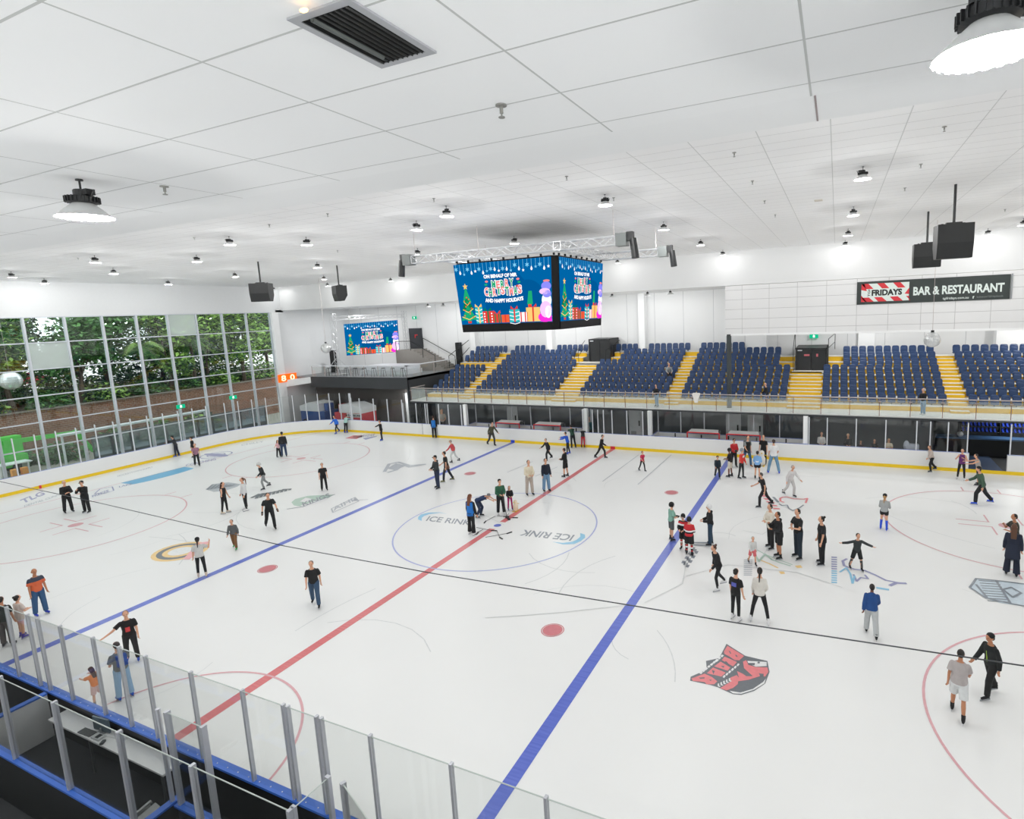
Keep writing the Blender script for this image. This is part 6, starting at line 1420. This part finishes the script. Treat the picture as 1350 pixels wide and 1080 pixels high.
person(967.5, 616, 38, 25, 'hands', 'person in red and black jacket and black cap near the far boards', top='b8262f', tl='long', hat='cap', bot='1b1c1e', extra=held('camera'), loose=1.3)
person(962.5, 629, 38, -110, 'hands', 'child in black tee, cream shorts and black helmet', top='1c1c1e', tl='short', bot='d9d2c3', bl='short', hat='helmet', hatm=cm('232426'), child=True, skin='d')
person(985, 614, 41, 30, 'walk', 'photographer in black vest and jeans with backpack and tan shoes', top='8a8f90', tl='short', bot='345a80', shoe='a86f3a', skates=False, extra=both(vest('1b1c1e'), pack('1a1b1d'), held('camera')))
person(1006.5, 611.5, 38, -15, 'stand', 'man in black polo shirt and black shorts near the far boards', top='17181a', tl='short', bot='26282b', skates=False, hair='8a5a3a', skin='l', shoe='1c1d1f')
person(977.5, 631, 40, 60, 'out1', 'skater in red, white and black racing top with grey helmet', top='d23a34', tl='long', bot='26292c', bl='leg', hat='helmet', hatm=cm('8d9298'), extra=patch('e6e6e6', .36, .2, .12))
person(998.5, 632, 37.5, 172, 'hands', 'child in light blue hoodie with white print and black shorts', top='7fb0e2', tl='hood', bl='mini', hair='1c1a19', child=True, loose=1.9, extra=patch('e9eef3', .22, .17, .2, True), shoe='1d1e20')
person(1019.8, 624, 44, 190, 'wide', 'man in white tee and light jeans with blue skates, seen from behind', top='e3e4e5', tl='short', bot='6c93b2', shoe='2a4fd0', hair='3a2a22', loose=1.5)
person(1007, 668.5, 45, -80, 'stride', 'skater in black moving left behind the white top group', top='1d1c1e', tl='short', bot='232226', hair='4a4644', slim=.9)
person(1042, 655, 42, 40, 'glide', 'skater in pale grey clothes gliding beyond the red ice logo', top='d4d2d2', tl='long', bot='c7c6c6', hair='b5a6a2')
person(992, 745, 40, 20, 'walk', 'child in pale grey top and red shorts between the two groups', top='cfd0cf', tl='long', bot='d46a70', bl='short', hair='a9a5a2', child=True)
person(885.5, 712.8, 51, 120, 'hands', 'child in mint green tee, grey shorts and black helmet', top='7fab9c', tl='short', bot='4f5355', bl='short', hat='helmet', child=True, extra=gloves('1c1d1f'), shoe='2c2f31')
person(901.5, 725.5, 49, -20, 'hands', 'young hockey player behind, in dark jersey with red striped socks', top='17181a', tl='long', bot='1b1c1e', bl='short', hat='helmet', jersey=JERB, socks=SOCK, child=True, loose=2.2)
person(909, 732, 51, 165, 'hands', 'young hockey player in front, in red striped jersey and black helmet', top='c62a33', tl='long', bot='1b1c1e', bl='short', hat='helmet', jersey=JER, socks=SOCK, child=True, loose=2.4, extra=patch('e8e8e8', .28, .1, .16, True))
person(936.5, 719, 55, -85, 'hands', 'person in black hoodie and dark jeans wearing a white helmet', top='191a1c', tl='hood', bot='2c4257', hat='helmet', hatm=cm('dfe0e0'), loose=1.6)
person(947, 777, 60, -60, 'glide', 'woman with brown bun in black top and leggings, white skates', top='1c1c1f', tl='long', bl='leg', hs='bun', hair='4a2c22', shoe='dfe0e2')
person(970, 818, 71, 150, 'stand', 'woman in black tee with blue print on the back and white skates', top='19191b', tl='short', bl='leg', hs='bun', hair='16130f', shoe='e4e4e6', extra=patch('5b62b8', .3, .17, .13, True))
person(1001.5, 821, 74, 178, 'wide', 'woman in white long sleeved top and black leggings with black ponytail', top='dcd9d2', tl='long', bl='leg', hs='pony', hair='14110f', shoe='e4e4e6', slim=.92, loose=.5)
person(1016, 723, 60, -55, 'cross', 'man in long cream sweater and black trousers', top='ddd6c9', tl='long', hair='1a1816', hem=.1, loose=1.6)
person(1026.5, 736, 63, -60, 'face', 'person in black hoodie and shorts with a hand at the mouth', top='17181b', tl='hood', bl='short', hair='1b1817', loose=1.7, skin='t', hem=.1)
person(1052, 736, 67, -50, 'cross', 'man in black tee with folded arms and dark jeans', top='1b1e20', tl='short', bot='22303d', hair='16130f', skin='l', loose=1.4)
person(1083, 744, 65, -70, 'stand', 'man with tied hair in loose black tee and black trousers', top='1c1d1f', tl='short', hs='bun', hair='16130f', loose=2.0, hem=.1)
person(1129, 752, 50, 20, 'aout', 'skater in dark grey top and shorts balancing with arms out', top='2f3436', tl='long', bot='1e2021', bl='short', hair='2a2320', child=True, socks=cm('3a3e40'))
person(1148, 838, 71, 185, 'walk', 'person in bright blue hoodie and light grey trousers skating away', top='1f4a87', tl='hood', bot='b9bcbe', hair='1c1512', skin='d', loose=1.9)
person(1165, 699, 48.5, 170, 'hands', 'girl with blonde ponytail in grey top and bright blue boots', top='a5a8a9', tl='long', bot='1d1e22', bl='mini', hs='pony', hair='b08a58', hat='beanie', socks=cm('2b55d6'), shoe='2b55d6', child=True)
person(1262, 944, 93, 178, 'walk', 'man in light grey tee and pale shorts skating away at lower right', top='b0a9a8', tl='short', bot='d7dadb', bl='short', hair='17130f', skin='t', loose=1.9, shoe='1f2022')
person(1304, 918, 90, -45, 'walk', 'man in black jacket and black trousers walking at lower right', top='1a1e1f', tl='long', bot='17191a', hair='1a1512', hat='beanie', skin='t', loose=1.3, extra=patch('a9d04a', .2, .02, .3))
person(1335.5, 738, 62, -60, 'face', 'man in dark tee with yellow print behind a woman in navy', top='33352f', tl='short', bot='2a2c2e', hair='15110f', skin='t', loose=1.5, extra=patch('c9a53a', .34, .1, .1, True))
person(1333, 759, 70, 180, 'stand', 'woman with long brown hair in navy coat seen from behind', top='1b2336', tl='long', bot='1a2133', bl='flare', hs='long', hair='5a3a28', hem=.3, loose=2.0)
person(1293, 665, 49, -80, 'stride', 'skater in green long sleeved top and black cap leaning left', top='3f5a48', tl='long', bot='1e2023', hat='beanie', shoe='2a55d6', hair='1a1512', loose=1.8)
person(1289, 640, 42, -75, 'reach', 'person in grey tank top and black shorts behind the green skater', top='a09c98', tl='none', bot='1d1e20', bl='short', hair='1f1815', skin='l')
person(1267, 632.5, 41, -10, 'hipb', 'woman in purple tank top and black leggings with raised elbows', top='6a3573', tl='none', bl='leg', hair='2a1d1a', hs='bun', shoe='e0e0e2', slim=.9)
person(1227.5, 622, 34, -60, 'glide', 'skater in pale top and black trousers near the far right boards', top='c0b2aa', tl='long', bot='1d1e20', hair='7a5a4a')
# on the spectator walkway and in the seats
person(866, 536, 29, -40, 'hands', 'person in black jacket and jeans standing on the walkway by the railing', top='1f2022', tl='long', bot='6f93b3', hair='1a1715', skates=False, z=ZD, shoe='30343a', y=None)
person(1216.5, 547, 35, -40, 'hands', 'grey haired man in black jacket and blue jeans on the walkway', top='1b1c1e', tl='long', bot='4a7ba0', hair='c9c4bd', skates=False, z=ZD, shoe='d0d0d0')
person(1010.5, 535.5, 31, -90, 'walk', 'bald person in black jacket walking along the spectator walkway', top='191a1c', tl='long', bot='4c5f86', bl='short', hs='bald', skates=False, z=ZD, shoe='2a2a2c')
person(887, 499, 30, 10, 'sit', 'person in grey top sitting among the blue seats', top='8e9294', tl='long', bot='1a1b1d', skates=False, z=Z0+3*DZ+.0, at_xy=(3.0-.35, Y0+DY*3+.28), hair='5a4a44')
# behind the far glass
BG_ = [(1083, 600, 36, 'person in white and red top behind the far glass', 'd8d4d2', 'long', '5a2a26', 'l'), (1118, 600, 36, 'person in black jacket behind the far glass, hands together', '2a2b2d', 'long', 'c9b9a0', 'l'), (1135, 600, 28, 'child in dark top behind the far glass', '3a2c30', 'short', '2a2320', 'l'),
       (1153, 600, 31, 'person in black top with white print behind the far glass', '222325', 'short', '2a2320', 'l'), (1172, 600, 33, 'blond person in cream top with folded arms behind the far glass', 'd9cdb8', 'short', 'c9a878', 'l')]
for x, yq, h, lab, tp, tl_, hr, sk in BG_: person(x, yq, h, 5, 'cross' if 'folded' in lab else 'hands', lab, top=tp, tl=tl_, hair=hr, hs='long' if 'blond' in lab else 'short', skates=False, at_xy=(at(x, 575, 1, 15.3).x, 15.3), z=0)
person(822, 590, 36, 10, 'stand', 'person in dark teal top behind the glass between the benches', top='2a5a58', tl='long', skates=False, at_xy=(at(822, 570, 1, 16.0).x-2.4, 15.4), z=0, hair='3a2a26')
person(583.5, 590, 34, 10, 'hands', 'blond person in patterned top behind the far left glass', top='b8b0a6', tl='short', hs='long', hair='cfae80', skates=False, at_xy=(at(583.5, 560, 1, 15.4).x, 15.4), z=0)
# loose things
bagp = at(1203, 588, 1, 15.3); mb = MB(); mb.box((bagp.x, 15.3, .95), (.6, .35, .5)); mb.ell((bagp.x-.3, 15.3, 1.1), (.16, .18, .3), n=10); mb.bb((bagp.x-.5, 15.05, .0), (bagp.x+.5, 15.55, .7), 1); o = mb.build('sports_bag', [cm('c3c8d6'), DK]); tag(o, 'large pale grey sports bag on a bench behind the far glass', 'bag')
q = at(918, 519, 1, 14.95); mb = MB(); mb.loft([[(q.x+sx*w, 14.9+sy*.07, z) for sx, sy in ((-1, -1), (1, -1), (1, 1), (-1, 1))] for z, w in ((ZR-.55, .1), (ZR-.3, .16), (ZR+.02, .26), (ZR+.07, .2))]); o = mb.build('white_garment', cm('e6e4e0')); tag(o, 'white garment hung over the walkway railing', 'clothing')
for x, c, w, lab in ((930, 'd94a5c', .3, 'small red bag on the walkway near the dark pole'), (939, '8f8f96', .5, 'grey backpack lying on the walkway near the dark pole')):
    q = at(x, 534, 2, ZD); mb = MB(); mb.box((q.x, q.y+.5, ZD+w*.4), (w, .25, w*.8)); mb.ell((q.x, q.y+.5, ZD+w*.75), (w*.4, .12, w*.2), n=8); o = mb.build('bag', cm(c)); tag(o, lab, 'bag')
# skating aids
def aid(px, py, c1, c2, lab, s=1):
    q = at(px, py, 2, 0); root = thing('skating_aid', (q.x, q.y, 0), lab, 'skating aid')
    b = MB(); b.lathe([(.12, .03), (.2, .12), (.2, .45), (.12, .62), (.15, .72), (.13, .85), (.04, .92)], c=(q.x, q.y, 0), n=16); b.build('body', cm(c1), root, smooth=True)
    b = MB(); b.ell((q.x, q.y-.16, .78), (.05, .07, .03), n=8); b.build('beak', cm(c2), root); b = MB(); b.box((q.x-.12, q.y, .02), (.07, .6, .04)); b.box((q.x+.12, q.y, .02), (.07, .6, .04)); b.build('runners', cm(c2), root)
    b = MB(); b.cyl((q.x-.3, q.y+.08, .62), (q.x+.3, q.y+.08, .62), .02, n=8); b.build('handle', cm(c2), root)
    for ch in root.children:
        for v in ch.data.vertices: v.co *= s
aid(1004.5, 614, 'e9e6df', 'e8c23a', 'white and yellow upright skating aid among the far group')
aid(680, 674, 'e9d9c0', 'e8c23a', 'small yellow skating aid beside the girl in magenta tights', .62)
def stick(a, b, lab):
    p = ipt(*a, .02); q = ipt(*b, .02); d = (q-p).normalized(); root = MB(); root.cyl(p, q, .009, n=6); n = Vector((-d.y, d.x, 0)); root.box(q+d*.12+n*.03, (.26, .05, .03), rz=math.atan2(d.y, d.x)+.35); o = root.build('hockey_stick', DK); tag(o, lab, 'hockey stick')
stick((628, 696), (648, 700), 'black hockey stick on the ice by the woman in blue, upper one'); stick((637, 698.5), (631, 702), 'short black hockey stick crossing the ice by the woman in blue')
stick((655, 680.5), (664, 681.5), 'black hockey stick lying beside the staff pair'); stick((671, 677.5), (667.5, 681), 'black stick pointing at the red line'); stick((667, 681.5), (676, 683), 'black stick lying on the red line')
stick((653, 681), (641, 687.5), 'long grey hockey stick lying left of the red line'); stick((640, 709), (668, 704), 'long grey hockey stick lying right of the blue centre spot'); stick((655, 700), (659, 709), 'crossed hockey stick right of the centre spot')

bpy.data.scenes.remove(TMP)
# ================================================================== light
wd = bpy.data.worlds.new('world'); sc.world = wd; wd.use_nodes = True
bg = wd.node_tree.nodes['Background']; bg.inputs[0].default_value = (.88, .94, 1, 1); bg.inputs[1].default_value = 2.6
sc.view_settings.view_transform = 'Standard'; sc.view_settings.look = 'None'; sc.view_settings.gamma = 1
sc.view_settings.use_curve_mapping = False; sc.view_settings.exposure = EXPO
sc.cycles.max_bounces = 10; sc.cycles.diffuse_bounces = 6; sc.cycles.transparent_max_bounces = 24; sc.cycles.glossy_bounces = 4
sc.cycles.sample_clamp_indirect = 8; sc.cycles.use_denoising = True; sc.cycles.caustics_reflective = False; sc.cycles.caustics_refractive = False
